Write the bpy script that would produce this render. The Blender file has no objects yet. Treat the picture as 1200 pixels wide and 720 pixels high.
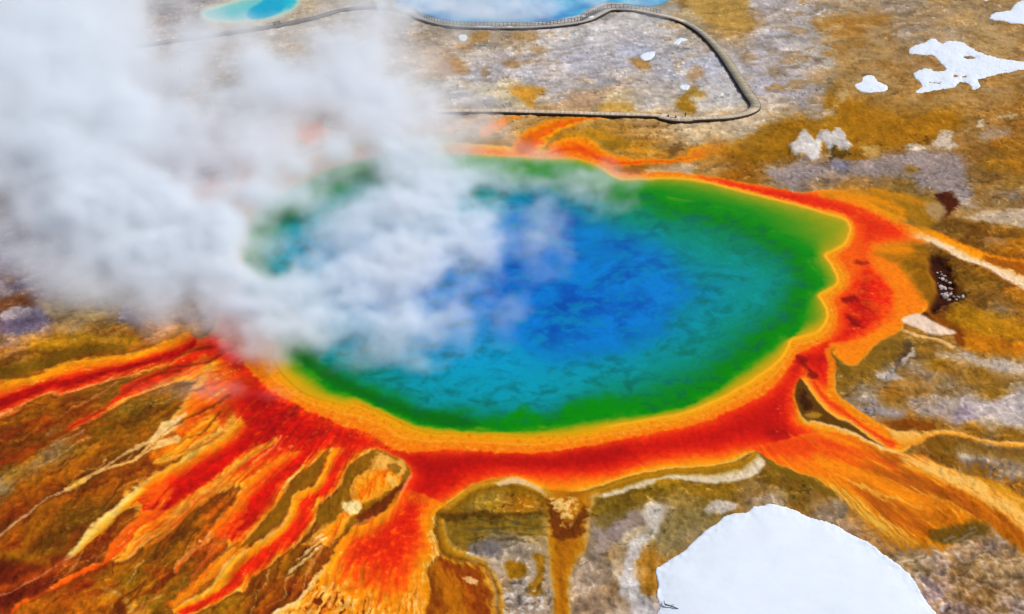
import bpy, bmesh, math, random
import numpy as np
from mathutils import Vector, Matrix

scene = bpy.context.scene
COL = scene.collection
R = math.radians

# ------------------------------------------------------------------ camera: from a helicopter, 98 m above the flats
cam_d = bpy.data.cameras.new("camera"); cam = bpy.data.objects.new("camera", cam_d); COL.objects.link(cam)
cam.location = (0, 0, 98.0)
cam.rotation_euler = (R(90 - 31.0), 0, 0)
cam_d.sensor_width = 36.0; cam_d.lens = 36.0 * 1287.0 / 1200.0
cam_d.clip_start = 1.0; cam_d.clip_end = 40000.0
scene.camera = cam

# ------------------------------------------------------------------ light: hazy sun from beyond the right edge, so steam and beams are shaded on their left and near sides
SUN_EL, SUN_AZ = R(50), R(76)          # azimuth clockwise from +Y
world = bpy.data.worlds.new("World"); scene.world = world; world.use_nodes = True
wn_ = world.node_tree.nodes; wl_ = world.node_tree.links
sky = wn_.new("ShaderNodeTexSky"); sky.sky_type = 'NISHITA'; sky.sun_disc = False
sky.sun_elevation = SUN_EL; sky.sun_rotation = SUN_AZ; sky.air_density = 1.0; sky.dust_density = 3.0; sky.ozone_density = 1.0
wl_.new(sky.outputs[0], wn_["Background"].inputs[0]); wn_["Background"].inputs[1].default_value = 0.075
sun_d = bpy.data.lights.new("sun", 'SUN'); sun_d.energy = 2.8; sun_d.angle = R(2.0); sun_d.color = (1.0, 0.955, 0.89)
sun = bpy.data.objects.new("sun", sun_d); COL.objects.link(sun)
_sd = Vector((math.sin(SUN_AZ) * math.cos(SUN_EL), math.cos(SUN_AZ) * math.cos(SUN_EL), math.sin(SUN_EL)))
sun.rotation_euler = (-_sd).to_track_quat('-Z', 'Y').to_euler(); sun.location = _sd * 300
scene.view_settings.view_transform = 'Standard'; scene.view_settings.look = 'None'
scene.view_settings.gamma = 1.0; scene.view_settings.use_curve_mapping = False
scene.view_settings.exposure = 0.5
scene.render.engine = 'CYCLES'
cy = scene.cycles
cy.max_bounces = 8; cy.diffuse_bounces = 3; cy.glossy_bounces = 2; cy.transparent_max_bounces = 8; cy.volume_bounces = 5
cy.volume_step_rate = 1.5; cy.volume_max_steps = 512
cy.use_denoising = True
try: cy.denoiser = 'OPENIMAGEDENOISE'
except Exception: pass
cy.use_adaptive_sampling = True; cy.adaptive_threshold = 0.02
E_GROUND = np.array([1.395, 1.35, 1.345])      # how bright a white card on the flats renders (measured), so surveyed colours become albedos
# ------------------------------------------------------------------ survey: photo pixel <-> ground metres
CAM_H, PITCH, F_PX = 98.0, math.radians(31.0), 1287.0
SP, CP = math.sin(PITCH), math.cos(PITCH)

def unproject(px, py, z=0.0):
    dx = (np.asarray(px, float) - 600.0) / F_PX
    dy = -(np.asarray(py, float) - 360.0) / F_PX
    t = (z - CAM_H) / (-SP + dy * CP)
    return dx * t, (CP + dy * SP) * t

def project(x, y, z):
    zz = z - CAM_H
    d = y * CP - zz * SP
    u = y * SP + zz * CP
    return 600.0 + F_PX * x / d, 360.0 - F_PX * u / d

# ------------------------------------------------------------------ noise
_rs = np.random.RandomState(7)
_perm = _rs.permutation(256).astype(np.int32)
_perm = np.concatenate([_perm, _perm, _perm])
_ga = _rs.rand(256) * 2 * math.pi
_gx, _gy = np.cos(_ga).astype(np.float32), np.sin(_ga).astype(np.float32)

def noise(x, y, seed=0):
    x = np.asarray(x, np.float32) + np.float32(seed * 17.31); y = np.asarray(y, np.float32) + np.float32(seed * 9.17)
    xi = np.floor(x); yi = np.floor(y)
    fx = x - xi; fy = y - yi
    xi = xi.astype(np.int32) & 255; yi = yi.astype(np.int32) & 255
    u = fx * fx * fx * (fx * (fx * 6 - 15) + 10); v = fy * fy * fy * (fy * (fy * 6 - 15) + 10)
    A = _perm[xi]; B = _perm[xi + 1]
    def g(h, a, b): return _gx[h] * a + _gy[h] * b
    n00 = g(_perm[A + yi], fx, fy); n10 = g(_perm[B + yi], fx - 1, fy)
    n01 = g(_perm[A + yi + 1], fx, fy - 1); n11 = g(_perm[B + yi + 1], fx - 1, fy - 1)
    a = n00 + u * (n10 - n00); b = n01 + u * (n11 - n01)
    return (a + v * (b - a)) * 1.5

def fbm(x, y, octaves=4, seed=0, gain=0.5):
    r = 0; a = 1.0; f = 1.0; tot = 0
    for i in range(octaves):
        r = r + a * noise(x * f, y * f, seed + i * 3); tot += a
        a *= gain; f *= 2.03
    return r / tot * 1.4

def ridged(x, y, octaves=3, seed=0):
    r = 0; a = 1.0; f = 1.0; tot = 0
    for i in range(octaves):
        r = r + a * (1 - np.abs(noise(x * f, y * f, seed + i * 5)) * 2); tot += a
        a *= 0.5; f *= 2.1
    return r / tot

# ------------------------------------------------------------------ traced outlines as distance fields on a lattice
LX0, LY0, LST = -120.0, -110.0, 2.0
LNX, LNY = 721, 481
_lx = (LX0 + np.arange(LNX) * LST).astype(np.float32)
_ly = (LY0 + np.arange(LNY) * LST).astype(np.float32)
LGX, LGY = np.meshgrid(_lx, _ly)

def P(s): return [tuple(float(v) for v in t.split(',')) for t in s.split()]

def smooth(pts, closed, k=4):
    p = np.array(pts, float); n = len(p); out = []
    m = n if closed else n - 1
    for i in range(m):
        if closed: a, b, c, d = p[(i - 1) % n], p[i], p[(i + 1) % n], p[(i + 2) % n]
        else: a, b, c, d = p[max(i - 1, 0)], p[i], p[i + 1], p[min(i + 2, n - 1)]
        for j in range(k):
            t = j / k
            out.append(0.5 * ((2 * b) + (c - a) * t + (2 * a - 5 * b + 4 * c - d) * t * t + (3 * b - a - 3 * c + d) * t ** 3))
    if not closed: out.append(p[-1])
    return np.array(out)

BIG = 400.0
def dist_line(pts, closed=False, k=4, margin=70):
    q = smooth(pts, closed, k) if k > 1 else np.array(pts, float)
    if closed: q = np.vstack([q, q[:1]])
    D = np.full(LGX.shape, BIG, np.float32); ins = np.zeros(LGX.shape, bool)
    x0 = max(0, int((q[:, 0].min() - margin - LX0) / LST)); x1 = min(LNX, int((q[:, 0].max() + margin - LX0) / LST) + 2)
    y0 = max(0, int((q[:, 1].min() - margin - LY0) / LST)); y1 = min(LNY, int((q[:, 1].max() + margin - LY0) / LST) + 2)
    if x1 <= x0 or y1 <= y0: return D, ins
    X = LGX[y0:y1, x0:x1]; Y = LGY[y0:y1, x0:x1]
    d2 = np.full(X.shape, BIG * BIG, np.float32); I = np.zeros(X.shape, bool)
    for (ax, ay), (bx, by) in zip(q[:-1], q[1:]):
        ex, ey = bx - ax, by - ay; L = ex * ex + ey * ey + 1e-9
        t = np.clip(((X - ax) * ex + (Y - ay) * ey) / L, 0, 1)
        d2 = np.minimum(d2, (X - ax - t * ex) ** 2 + (Y - ay - t * ey) ** 2)
        if closed and ay != by:
            c = ((ay > Y) != (by > Y)) & (X < (bx - ax) * (Y - ay) / (by - ay) + ax)
            I ^= c
    D[y0:y1, x0:x1] = np.sqrt(d2); ins[y0:y1, x0:x1] = I
    return D, ins

def poly(pts, k=4, margin=70):
    if isinstance(pts, str): pts = P(pts)
    D, I = dist_line(pts, True, k, margin)
    return np.where(I, -D, D)

def line(pts, k=4, margin=300):
    if isinstance(pts, str): pts = P(pts)
    return dist_line(pts, False, k, margin)[0]

def stroke(pts, margin=60):
    """polyline with half widths (x,y,w): signed distance to the stroke's edge"""
    if isinstance(pts, str): pts = P(pts)
    q = smooth(pts, False, 5)
    best = np.full(LGX.shape, BIG, np.float32)
    x0 = max(0, int((q[:, 0].min() - margin - LX0) / LST)); x1 = min(LNX, int((q[:, 0].max() + margin - LX0) / LST) + 2)
    y0 = max(0, int((q[:, 1].min() - margin - LY0) / LST)); y1 = min(LNY, int((q[:, 1].max() + margin - LY0) / LST) + 2)
    if x1 <= x0 or y1 <= y0: return best
    X = LGX[y0:y1, x0:x1]; Y = LGY[y0:y1, x0:x1]; b = best[y0:y1, x0:x1]
    for a, c in zip(q[:-1], q[1:]):
        ex, ey = c[0] - a[0], c[1] - a[1]; L = ex * ex + ey * ey + 1e-9
        t = np.clip(((X - a[0]) * ex + (Y - a[1]) * ey) / L, 0, 1)
        d = np.sqrt((X - a[0] - t * ex) ** 2 + (Y - a[1] - t * ey) ** 2) - (a[2] + t * (c[2] - a[2]))
        np.minimum(b, d, out=b)
    return best

def S(arr, x, y):
    gx = np.clip((x - LX0) / LST, 0, LNX - 1.001); gy = np.clip((y - LY0) / LST, 0, LNY - 1.001)
    ix = gx.astype(np.int32); iy = gy.astype(np.int32); fx = gx - ix; fy = gy - iy
    if arr.ndim == 3: fx = fx[:, None]; fy = fy[:, None]
    return (arr[iy, ix] * (1 - fx) + arr[iy, ix + 1] * fx) * (1 - fy) + (arr[iy + 1, ix] * (1 - fx) + arr[iy + 1, ix + 1] * fx) * fy

def inside(d, w=1.5):
    t = np.clip(0.5 - d / (2 * w), 0, 1)
    return t * t * (3 - 2 * t)

def sstep(a, b, x):
    t = np.clip((x - a) / (b - a), 0, 1)
    return t * t * (3 - 2 * t)

def ramp(t, stops):
    xs = [s[0] for s in stops]
    return np.stack([np.interp(t, xs, [s[1][c] for s in stops]) for c in range(3)], -1)

def shepard(points, power=3.4):
    pts = np.array([(p[0], p[1]) for p in points], np.float32)
    col = np.array([p[2] if isinstance(p[2], tuple) else (p[2],) for p in points], np.float32)
    st = 3
    gx, gy = LGX[::st, ::st], LGY[::st, ::st]
    num = np.zeros(gx.shape + (col.shape[1],), np.float32); den = np.zeros(gx.shape, np.float32)
    for p, c in zip(pts, col):
        w = ((gx - p[0]) ** 2 + ((gy - p[1]) * 1.5) ** 2 + 30.0) ** (-power / 2)
        num += w[..., None] * c; den += w
    g = num / den[..., None]
    # back to the full lattice
    iy = np.minimum(np.arange(LNY) / st, g.shape[0] - 1.001); ix = np.minimum(np.arange(LNX) / st, g.shape[1] - 1.001)
    i0 = iy.astype(int); fy = (iy - i0)[:, None, None]; j0 = ix.astype(int); fx = (ix - j0)[None, :, None]
    a = g[i0][:, j0] * (1 - fx) + g[i0][:, j0 + 1] * fx; b = g[i0 + 1][:, j0] * (1 - fx) + g[i0 + 1][:, j0 + 1] * fx
    out = (a * (1 - fy) + b * fy).astype(np.float32)
    return out if out.shape[2] > 1 else out[..., 0]

# ------------------------------------------------------------------ ground colours, surveyed point by point; purple left points hold steam's painted shadow
GROUND_PTS = """150,10,170,150,145 220,8,150,140,140 360,10,190,170,140 430,20,180,170,165 800,8,185,160,115 850,15,175,140,80 870,30,165,120,55
900,10,175,165,165 950,10,180,170,168 1000,8,172,158,150 1050,8,165,150,145 1100,8,165,140,115 1150,10,150,125,100 1130,25,170,140,100 1190,45,165,130,90
900,45,185,178,182 950,40,175,165,162 990,30,160,115,55 1030,30,165,130,90 1060,35,160,145,135 1110,40,160,140,125 1160,45,170,140,95
900,75,185,178,185 930,70,180,168,165 960,75,178,172,175 1000,70,160,125,80 1050,75,155,115,65 1080,75,165,125,80 1200,100,160,120,65
550,60,195,180,165 520,75,175,140,100 600,50,175,150,120 600,75,188,180,185 650,45,195,188,185 680,70,185,180,188 720,40,190,182,180 760,30,190,182,178
740,60,178,176,190 790,80,175,172,180 830,80,180,178,188 850,110,195,190,190 820,115,190,180,172 700,95,178,172,175 650,100,185,175,172 620,90,188,180,182
560,90,190,185,190 570,115,175,170,168 600,110,200,175,130 680,118,185,155,120 720,122,205,180,140 760,120,190,178,168 540,105,180,175,175
900,100,182,176,186 940,110,180,170,172 905,125,205,185,165 960,130,185,165,150 985,105,160,120,60 1000,125,155,100,20 1050,115,165,125,70 1100,115,170,130,80
1150,110,165,125,70 1190,115,155,105,40 560,140,170,140,110 650,150,180,120,40 720,150,180,130,55 760,150,195,150,90 780,160,205,170,125 810,155,205,180,150
850,150,205,180,150 870,155,190,170,150 890,150,195,175,155 750,175,170,115,30 790,178,130,90,40 850,180,150,95,20 880,190,145,90,15 910,155,150,105,25
910,175,155,100,20 930,150,160,110,25 870,205,140,85,15 830,200,165,125,75 800,198,190,165,140 760,200,160,115,70 1000,150,160,105,15 1050,140,170,120,45
1080,150,165,110,30 1110,140,170,115,20 1150,140,165,120,60 1190,145,150,100,40 1150,155,160,130,100 1020,170,165,120,60 1000,185,165,115,40 1050,165,160,100,15
1090,165,150,95,15 1120,172,150,110,70 1170,165,145,90,15 1190,190,160,105,20 1160,190,160,110,25 1140,180,140,95,40 920,205,165,150,145 950,200,145,130,135
980,195,140,128,140 1020,195,140,118,110 1050,190,130,108,100 1080,190,140,125,120 1110,200,150,135,130 1130,190,140,110,90 1160,210,140,100,50 1190,215,145,105,40
1000,212,150,110,60 1060,208,150,110,40 1090,215,135,120,115 1120,225,140,125,120 1150,230,130,100,60 1190,232,140,120,110 1090,240,150,125,80 1130,238,150,130,120
1170,252,190,165,140 1200,250,190,165,140 1110,258,120,80,25 1150,270,120,70,15 1190,275,165,105,20 1190,295,190,110,5 1190,318,140,60,5 1120,300,120,75,10
1150,330,150,100,15 1190,350,165,95,10 1150,350,130,85,25 1170,365,150,125,95 1120,365,155,105,15 1090,365,80,35,10 1150,380,190,125,15 1190,390,190,110,10
1100,372,110,60,10 1140,400,195,120,15 1190,410,190,115,10 1160,415,165,110,25 985,425,120,85,25 1010,440,140,100,25 1030,415,130,95,40 1050,410,120,95,50
1080,405,140,105,40 1110,412,150,115,60 1130,418,165,140,115 1170,428,185,165,150 1200,435,185,165,155 1060,430,150,125,105 1040,438,175,160,145 1100,425,145,100,20
1150,440,145,100,20 1080,440,145,120,100 1110,450,170,145,120 1160,460,150,105,20 990,450,130,95,30 1010,455,150,130,110 1020,470,150,140,150 1040,475,130,115,105
1050,462,150,95,20 1080,470,150,100,20 1060,475,170,140,110 1090,480,185,170,175 1120,470,195,180,185 1130,485,165,145,155 1160,475,190,175,180 1190,470,195,185,190
1190,490,185,180,185 1160,495,190,175,165 1090,495,160,90,10 1060,498,130,60,10 1140,502,165,110,20 1180,508,160,110,20 1100,530,120,70,15 1110,540,125,80,15
1130,535,200,185,180 1160,540,185,165,160 1190,550,185,165,150 1150,552,120,80,20 1190,570,130,80,20 1000,600,190,130,70 1020,620,185,130,75 1040,640,170,125,80
1050,660,160,140,120 1080,665,150,125,95 1100,655,160,130,110 1150,640,165,135,115 1180,650,160,130,115 1200,670,175,155,145 1120,680,150,115,95 1150,700,150,110,85
1190,700,165,140,135 1090,700,140,120,130 1070,680,150,130,125 1100,718,150,125,130 1160,665,170,145,130 960,575,130,95,30 980,600,170,150,140 940,570,120,85,15
910,560,125,90,15 890,575,145,110,60 900,585,180,165,160 930,590,125,90,25 960,600,150,125,110 1000,625,160,130,115 850,568,140,100,15 820,570,145,105,20
790,570,140,105,20 800,590,150,120,60 760,575,125,95,15 740,580,110,80,20 700,585,150,110,20 720,590,120,90,25 690,600,170,120,20 830,600,140,115,60 800,610,145,115,50
770,600,185,170,155 740,605,160,135,110 780,625,140,115,65 810,625,150,130,100 760,630,190,175,155 720,620,150,130,125 720,650,150,120,80 700,650,150,130,120
740,660,190,180,180 760,690,160,110,40 765,660,140,95,30 740,690,195,190,195 720,690,165,130,95 690,680,175,150,135 690,710,160,130,110 760,715,185,170,175
540,590,150,105,15 560,580,160,120,25 580,590,160,120,20 600,575,165,110,15 625,580,170,110,10 610,590,150,90,10 590,610,130,95,20 560,610,120,80,15 530,605,110,65,10
620,615,120,90,20 550,635,125,95,30 580,635,130,115,100 600,640,150,135,125 570,645,120,110,105 620,645,175,155,140 550,650,175,155,140 580,665,185,165,150
600,690,180,165,155 600,710,160,145,140 620,715,170,150,140 590,700,195,175,165 575,690,190,150,100 640,640,190,160,120 640,690,190,165,140 610,660,185,165,150
20,420,150,110,50 10,430,120,80,10 40,400,165,130,95 10,400,170,140,125 20,385,130,115,140 50,385,120,110,140 10,365,140,110,100 30,365,175,155,150 40,355,120,60,25
0,375,110,70,60 50,340,130,110,135 20,330,140,125,155 60,310,150,130,145 10,290,130,115,150 0,250,110,80,80 70,365,175,150,110 100,365,185,160,110 90,385,170,145,110
130,370,165,125,50 110,390,150,110,60 140,385,150,110,40 70,400,185,130,20 50,405,175,125,20 100,400,150,110,15 130,395,175,130,60 150,390,150,110,70 60,420,120,80,5
100,410,110,75,5 120,407,120,75,5 150,400,185,125,15 160,380,100,90,130 145,372,110,105,150 175,388,165,130,110 190,390,220,170,130 20,500,110,60,5 30,485,140,85,10
60,480,140,85,10 50,500,120,50,5 80,480,100,50,5 100,485,110,50,5 90,510,130,65,5 30,520,150,70,0 10,535,140,60,0 70,520,120,105,85 60,535,110,95,75 85,525,120,90,40
40,545,150,130,95 20,555,120,95,40 5,570,130,120,95 30,540,180,105,5 100,530,110,85,15 120,515,110,80,15 160,490,115,85,15 180,480,110,80,20 150,480,120,95,30
130,500,110,75,15 210,470,105,80,20 230,455,110,80,20 235,440,130,90,10 190,470,115,90,20 120,530,115,65,0 60,560,130,75,5 100,545,120,65,0 60,575,120,60,0
30,580,130,70,0 20,600,110,45,0 90,580,130,70,0 120,570,120,60,0 160,560,110,55,0 140,565,125,65,0 190,540,120,60,0 60,600,130,75,0 80,600,110,75,5 100,590,120,75,0
70,630,115,75,0 100,605,90,65,5 110,600,90,70,5 50,620,125,75,0 30,640,130,75,0 60,645,110,75,0 20,660,145,85,5 40,660,140,80,0 10,640,110,40,0 10,680,130,50,0
30,675,120,45,0 60,680,110,30,0 20,695,95,25,0 120,640,110,40,0 130,625,120,45,0 100,655,115,35,0 100,690,110,30,0 60,710,160,90,10 80,705,150,75,5 100,705,165,95,10
40,715,140,75,0 120,690,140,60,0 130,705,175,115,15 140,715,100,40,0 160,715,190,140,50 120,680,130,90,20 140,680,130,100,20 165,675,115,85,15 190,690,110,75,15
160,690,130,95,20 180,705,130,105,20 200,690,110,80,20 180,660,120,80,10 200,655,130,85,5 220,630,135,80,5 240,600,150,75,0 260,590,145,70,0 210,640,125,80,10
230,610,125,75,5 190,670,120,35,0 250,640,120,40,5 240,650,115,35,0 260,645,130,45,5 220,660,110,70,5 215,680,130,90,20 340,585,110,75,5 320,610,115,75,5 300,635,110,70,5
330,660,125,80,5 360,640,130,75,5 350,655,120,75,0 320,690,130,60,0 300,695,130,75,5 280,710,140,100,15 260,715,130,95,15 310,715,120,55,0 340,690,125,45,5
310,680,120,65,0 375,650,120,60,0 385,600,115,75,5 380,590,110,75,0 400,705,120,35,0 380,715,110,30,0 520,670,170,80,0 530,700,185,100,0 510,700,130,50,0 560,700,150,60,0
550,680,120,45,0 570,715,150,70,0 540,715,200,120,10 525,640,150,95,5 535,650,190,125,5 560,670,185,115,20 450,545,150,100,20 420,560,130,90,15 455,590,110,45,0
300,120,180,165,150 260,165,170,140,115 220,100,165,150,140 150,60,175,160,150 180,120,165,150,140 100,60,175,165,160 60,150,150,140,150 120,200,140,125,140
200,200,130,120,150 240,190,130,120,150 60,230,140,125,150 150,280,150,135,150 200,330,150,135,140 450,80,180,165,155 400,60,185,170,160 480,110,180,165,150 330,60,180,165,150"""

# outlines of the big spring
G_EDGE = P("335,405 342,415 350,424 360,432 380,450 400,460 420,464 440,474 460,484 480,493 500,499 520,501 560,503 600,504 640,503 680,494 720,488 760,484 800,476 840,457 862,440 882,424 904,408 915,397 928,392 938,380 943,364 950,347 962,334 957,320 948,307 951,297 943,289 917,275 887,257 850,244 830,238 790,231 772,226 740,222 715,217 690,206 660,199 620,197 560,194 500,191 440,192 400,202 350,226 310,254 288,292 296,330 315,375")
Y_EDGE = P("318,395 322,425 340,448 360,462 380,469 400,474 420,473 440,481 460,490 480,500 500,506 520,508 560,509 600,511 640,512 680,508 720,500 760,493 800,486 840,470 870,454 892,440 912,424 924,408 928,399 954,392 967,380 970,366 964,352 960,346 968,342 980,334 982,324 974,308 968,299 978,294 990,286 997,271 994,260 985,254 970,250 940,241 900,231 860,221 824,212 790,208 740,209 724,208 710,200 692,191 670,186 646,186 604,184 560,181 500,180 430,186 385,198 330,226 300,250 282,285 284,330 300,372")
R_EDGE = P("278,405 283,418 290,430 305,446 320,458 340,470 360,480 380,488 400,498 420,504 440,511 460,526 480,529 500,529 520,527 560,528 600,531 640,529 680,524 720,516 760,508 800,501 840,488 880,470 905,455 925,430 936,414 962,402 978,388 982,366 978,352 988,342 996,332 996,320 986,305 984,298 996,289 1003,273 1000,260 988,250 960,243 900,228 860,218 820,208 790,202 740,203 715,197 690,186 660,180 604,180 560,176 500,174 430,180 380,190 320,220 285,245 262,285 262,330 268,372")

# the wide mat round it: ring, right-hand lobes, head of the runoff
MAT = P("255,372 262,300 270,250 320,200 400,170 500,166 600,172 700,184 740,196 820,205 900,219 940,226 975,222 1010,232 1040,252 1060,262 1080,270 1090,284 1068,288 1040,290 1060,310 1085,350 1082,366 1060,378 1056,388 1028,402 1012,420 1000,429 980,420 972,404 979,428 980,460 1000,476 1020,490 1050,507 1068,520 1056,531 1036,524 1012,508 996,496 980,490 964,478 952,464 940,446 934,452 933,474 940,488 950,496 972,499 1000,510 1024,522 1060,536 1090,552 1100,600 1060,625 1000,592 980,577 960,563 940,555 908,543 887,529 862,540 840,546 800,549 760,554 720,564 690,574 655,579 640,577 622,568 600,560 560,566 540,580 520,594 509,604 509,624 515,648 500,662 503,682 494,724 326,724 346,704 360,686 380,664 392,645 402,628 412,618 430,613 450,598 462,590 482,557 470,540 448,529 438,528 416,540 404,552 399,571 388,582 372,592 373,608 360,624 340,644 316,662 294,678 288,692 276,697 250,708 220,722 200,716 220,704 246,690 250,684 270,657 312,628 328,616 338,596 344,578 368,566 376,548 386,525 370,540 350,556 338,572 324,592 308,610 298,624 286,636 260,660 200,712 230,684 246,660 266,640 250,620 244,626 248,614 272,592 284,571 262,576 230,594 200,622 166,642 142,658 125,652 144,620 170,600 140,598 120,622 90,648 82,648 110,612 140,590 156,572 180,556 200,544 240,522 212,536 188,542 205,525 190,515 186,508 205,488 225,472 241,462 246,440 247,430 230,445 200,450 150,470 112,490 84,503 116,480 150,458 185,436 140,443 110,452 84,462 56,463 30,474 -10,492 -10,446 0,447 40,440 80,424 120,418 160,414 200,398 216,390 235,396")
RED_MAIN = P("820,209 880,219 930,226 960,231 1005,242 1030,254 1046,262 1058,275 1040,279 1020,283 1012,292 1012,304 1024,318 1038,332 1045,348 1038,364 1028,377 1016,388 1000,396 984,402 972,404 974,428 970,448 962,448 945,430 936,444 928,456 928,488 934,500 960,512 975,520 940,522 905,522 885,520 840,529 800,532 760,539 720,552 680,556 640,557 600,554 560,560 540,569 522,580 502,592 490,600 486,625 474,655 452,680 420,688 398,690 398,668 400,640 412,624 440,612 462,592 484,556 474,536 448,524 425,527 402,545 393,568 384,578 368,588 362,606 340,622 322,638 300,655 285,672 278,678 274,668 290,648 312,632 330,618 344,598 352,582 372,566 382,546 392,522 370,535 345,556 330,574 318,592 304,602 288,600 290,584 306,562 325,545 342,528 310,535 285,548 255,560 236,572 205,590 180,604 170,600 182,584 205,562 235,540 262,522 284,500 272,470 262,448 264,430 252,418 215,437 190,445 160,456 130,470 152,452 190,438 225,415 235,400 205,412 170,424 130,434 90,445 50,461 0,484 -10,470 30,456 70,442 110,434 150,424 190,408 215,396 245,396 262,402 282,418 304,446 340,470 380,488 420,505 460,527 500,530 560,529 640,530 720,516 800,502 840,489 880,471 908,455 928,426 938,414 964,403 984,388 988,366 989,348 1001,335 1006,318 1004,304 1004,294 1009,284 1010,274 1004,262 988,252 960,243 900,231 860,220")

def paint(px, py, wx, wy):
    """sRGB colour (0..255) of the bare ground, water and mats at points; also the class of surface and the relief"""
    px = px.astype(np.float32); py = py.astype(np.float32); wx = wx.astype(np.float32); wy = wy.astype(np.float32)
    n1 = fbm(wx / 9, wy / 9, 4, 1); n2 = fbm(wx / 9, wy / 9, 4, 2)
    n3 = fbm(wx / 2.6, wy / 2.6, 4, 3); n4 = fbm(wx / 2.6, wy / 2.6, 4, 4)
    n5 = fbm(wx / 0.9, wy / 0.9, 3, 5); n6 = fbm(wx / 0.9, wy / 0.9, 3, 6)
    big = fbm(wx / 26, wy / 26, 3, 8)
    # warped look-up positions
    ax = px + 12 * n1 + 5 * n3; ay = py + 7 * n2 + 3.5 * n4           # ragged
    bx = px + 3.0 * n3 + 2.0 * n5; by = py + 2.0 * n4 + 1.5 * n6        # crisp
    rx_ = px + 4.5 * n3 + 2.6 * n5 + 2.5 * n1; ry_ = py + 3.0 * n4 + 2.0 * n6 + 1.5 * n2
    cx_ = px + 1.2 * n3; cy_ = py + 0.8 * n4                            # nearly true
    pts = []
    for t in GROUND_PTS.split():
        v = [float(q) for q in t.split(',')]; pts.append((v[0], v[1], (v[2], v[3], v[4])))
    C = S(shepard(pts), ax, ay)

    def lay(col, a):
        nonlocal C
        a = a[:, None]
        C = C * (1 - a) + np.asarray(col, np.float32) * a
    def tone(f):
        nonlocal C
        C = C * f[:, None]

    # ---- fan coordinates: streaks that follow the water
    fx, fy = px - 535, py - 300
    th = np.arctan2(fx, fy); rr = np.sqrt(fx * fx + fy * fy)
    thw = th + 0.016 * fbm(px / 60, py / 60, 3, 21) + 0.004 * n3
    streak = fbm(thw * 22, rr / 120, 4, 22)
    streak_f = fbm(thw * 70, rr / 60, 3, 24); fil = ridged(thw * 44, rr / 110, 3, 33)
    gx_, gy_ = px - 800, (py - 420) * 1.6
    th2 = np.arctan2(gy_, gx_) + 0.03 * n1; r2 = np.sqrt(gx_ * gx_ + gy_ * gy_)
    streakR = fbm(th2 * 30, r2 / 80, 4, 26); streakRf = fbm(th2 * 90, r2 / 40, 3, 28)
    left = sstep(520, 380, px) * sstep(360, 420, py)
    right = sstep(900, 980, px) * sstep(200, 260, py)

    # ---- ground texture
    crack = ridged(wx / 3.2 + 0.6 * n3, wy / 3.2 + 0.6 * n4, 3, 31)
    grain = 0.8 * n3 + 0.3 * n5
    rough = 1 - 0.75 * left - 0.2 * right
    fz = sstep(20, 330, py)          # far grains are finer than the eye
    tone(1 + rough * (0.06 + 0.15 * fz) * grain + rough * .12 * n1)
    wv = wx * .8 + wy * .6; wu = -wx * .6 + wy * .8
    crust = ridged(wv / 15 + .35 * n3 + .9 * n1, wu / 4.2 + .30 * n4 + .9 * n2, 4, 37)
    lines = ridged(wv / 22 + .9 * n1, wu / 6.0 + .8 * n2 + .22 * n3, 4, 39)
    sat = (C.max(1) - C.min(1)) / (C.max(1) + 1)
    pale = inside(sat - 0.35, 0.12)
    # pale crust flakes and dark stones where the ground is grey
    lay((222, 214, 212), pale * sstep(0.10, 0.75, n3 + 0.35 * n5) * (0.24 + .06 * fz))
    lay((124, 112, 108), pale * sstep(0.2, 0.8, -n3 + 0.4 * n6 + .4 * n1) * (0.24 + .12 * fz))
    lay((165, 128, 78), pale * sstep(0.25, 0.6, n1 + 0.4 * n4) * 0.5 * sstep(0.0, 0.3, 0.4 + big))
    brown = (1 - pale) * (1 - left)
    lay((228, 220, 214), pale * sstep(.74, .95, crust) * .42)
    lay((104, 92, 96), pale * sstep(.78, .95, lines) * .42 * sstep(-.4, .3, n2 + big))
    lay((84, 54, 18), brown * sstep(.76, .95, lines) * .5)
    lay((206, 168, 116), brown * sstep(.80, .96, crust) * .45)
    lay((196, 160, 104), brown * sstep(0.15, 0.75, n4 + 0.4 * n5) * 0.34)
    lay((92, 58, 12), brown * sstep(0.15, 0.75, -n3 - 0.4 * n5) * 0.30)
    lay((180, 120, 30), brown * sstep(0.15, 0.5, n2) * 0.35 * sstep(110, 170, py))
    vein = ridged(wx / 11 + .5 * n3, wy / 11 + .5 * n4, 3, 35)
    lay((122, 84, 40), (1 - left) * (1 - pale * .6) * sstep(.80, .96, vein) * .5 * sstep(940, 1000, px + .3 * py) * sstep(200, 150, py))
    lay((120, 78, 22), (1 - pale) * (1 - left) * sstep(0.80, 0.98, crack) * 0.35)
    # streaky lower left: algae in all browns
    tone(1 + left * .07)
    C = C * (1 + left[:, None] * np.array([.10, -.02, -.2], np.float32))
    lay((182, 98, 6), left * sstep(0.02, 0.5, streak) * 0.62)
    lay((78, 40, 2), left * sstep(0.10, 0.55, -streak + 0.3 * streak_f) * 0.50)
    lay((112, 88, 14), left * sstep(0.25, 0.6, fbm(thw * 12, rr / 70, 3, 25)) * 0.2)
    lay((198, 112, 10), left * sstep(.2, .6, fbm(thw * 34, rr / 80, 3, 41)) * .40)
    lay((196, 130, 40), left * sstep(0.42, 0.7, streak_f + 0.3 * streak) * 0.28)
    lay((70, 34, 2), left * sstep(.80, .97, fil) * .45)
    tone(1 + left * .12 * n5)
    lay((110, 34, 2), left * sstep(0.40, 0.62, -streak_f + 0.2 * n5) * 0.4)
    lay((196, 120, 20), right * (1 - pale) * sstep(0.15, 0.5, streakR) * 0.40)
    lay((96, 60, 14), right * sstep(0.15, 0.5, -streakR) * 0.45 * (1 - 0.5 * pale))
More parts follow.
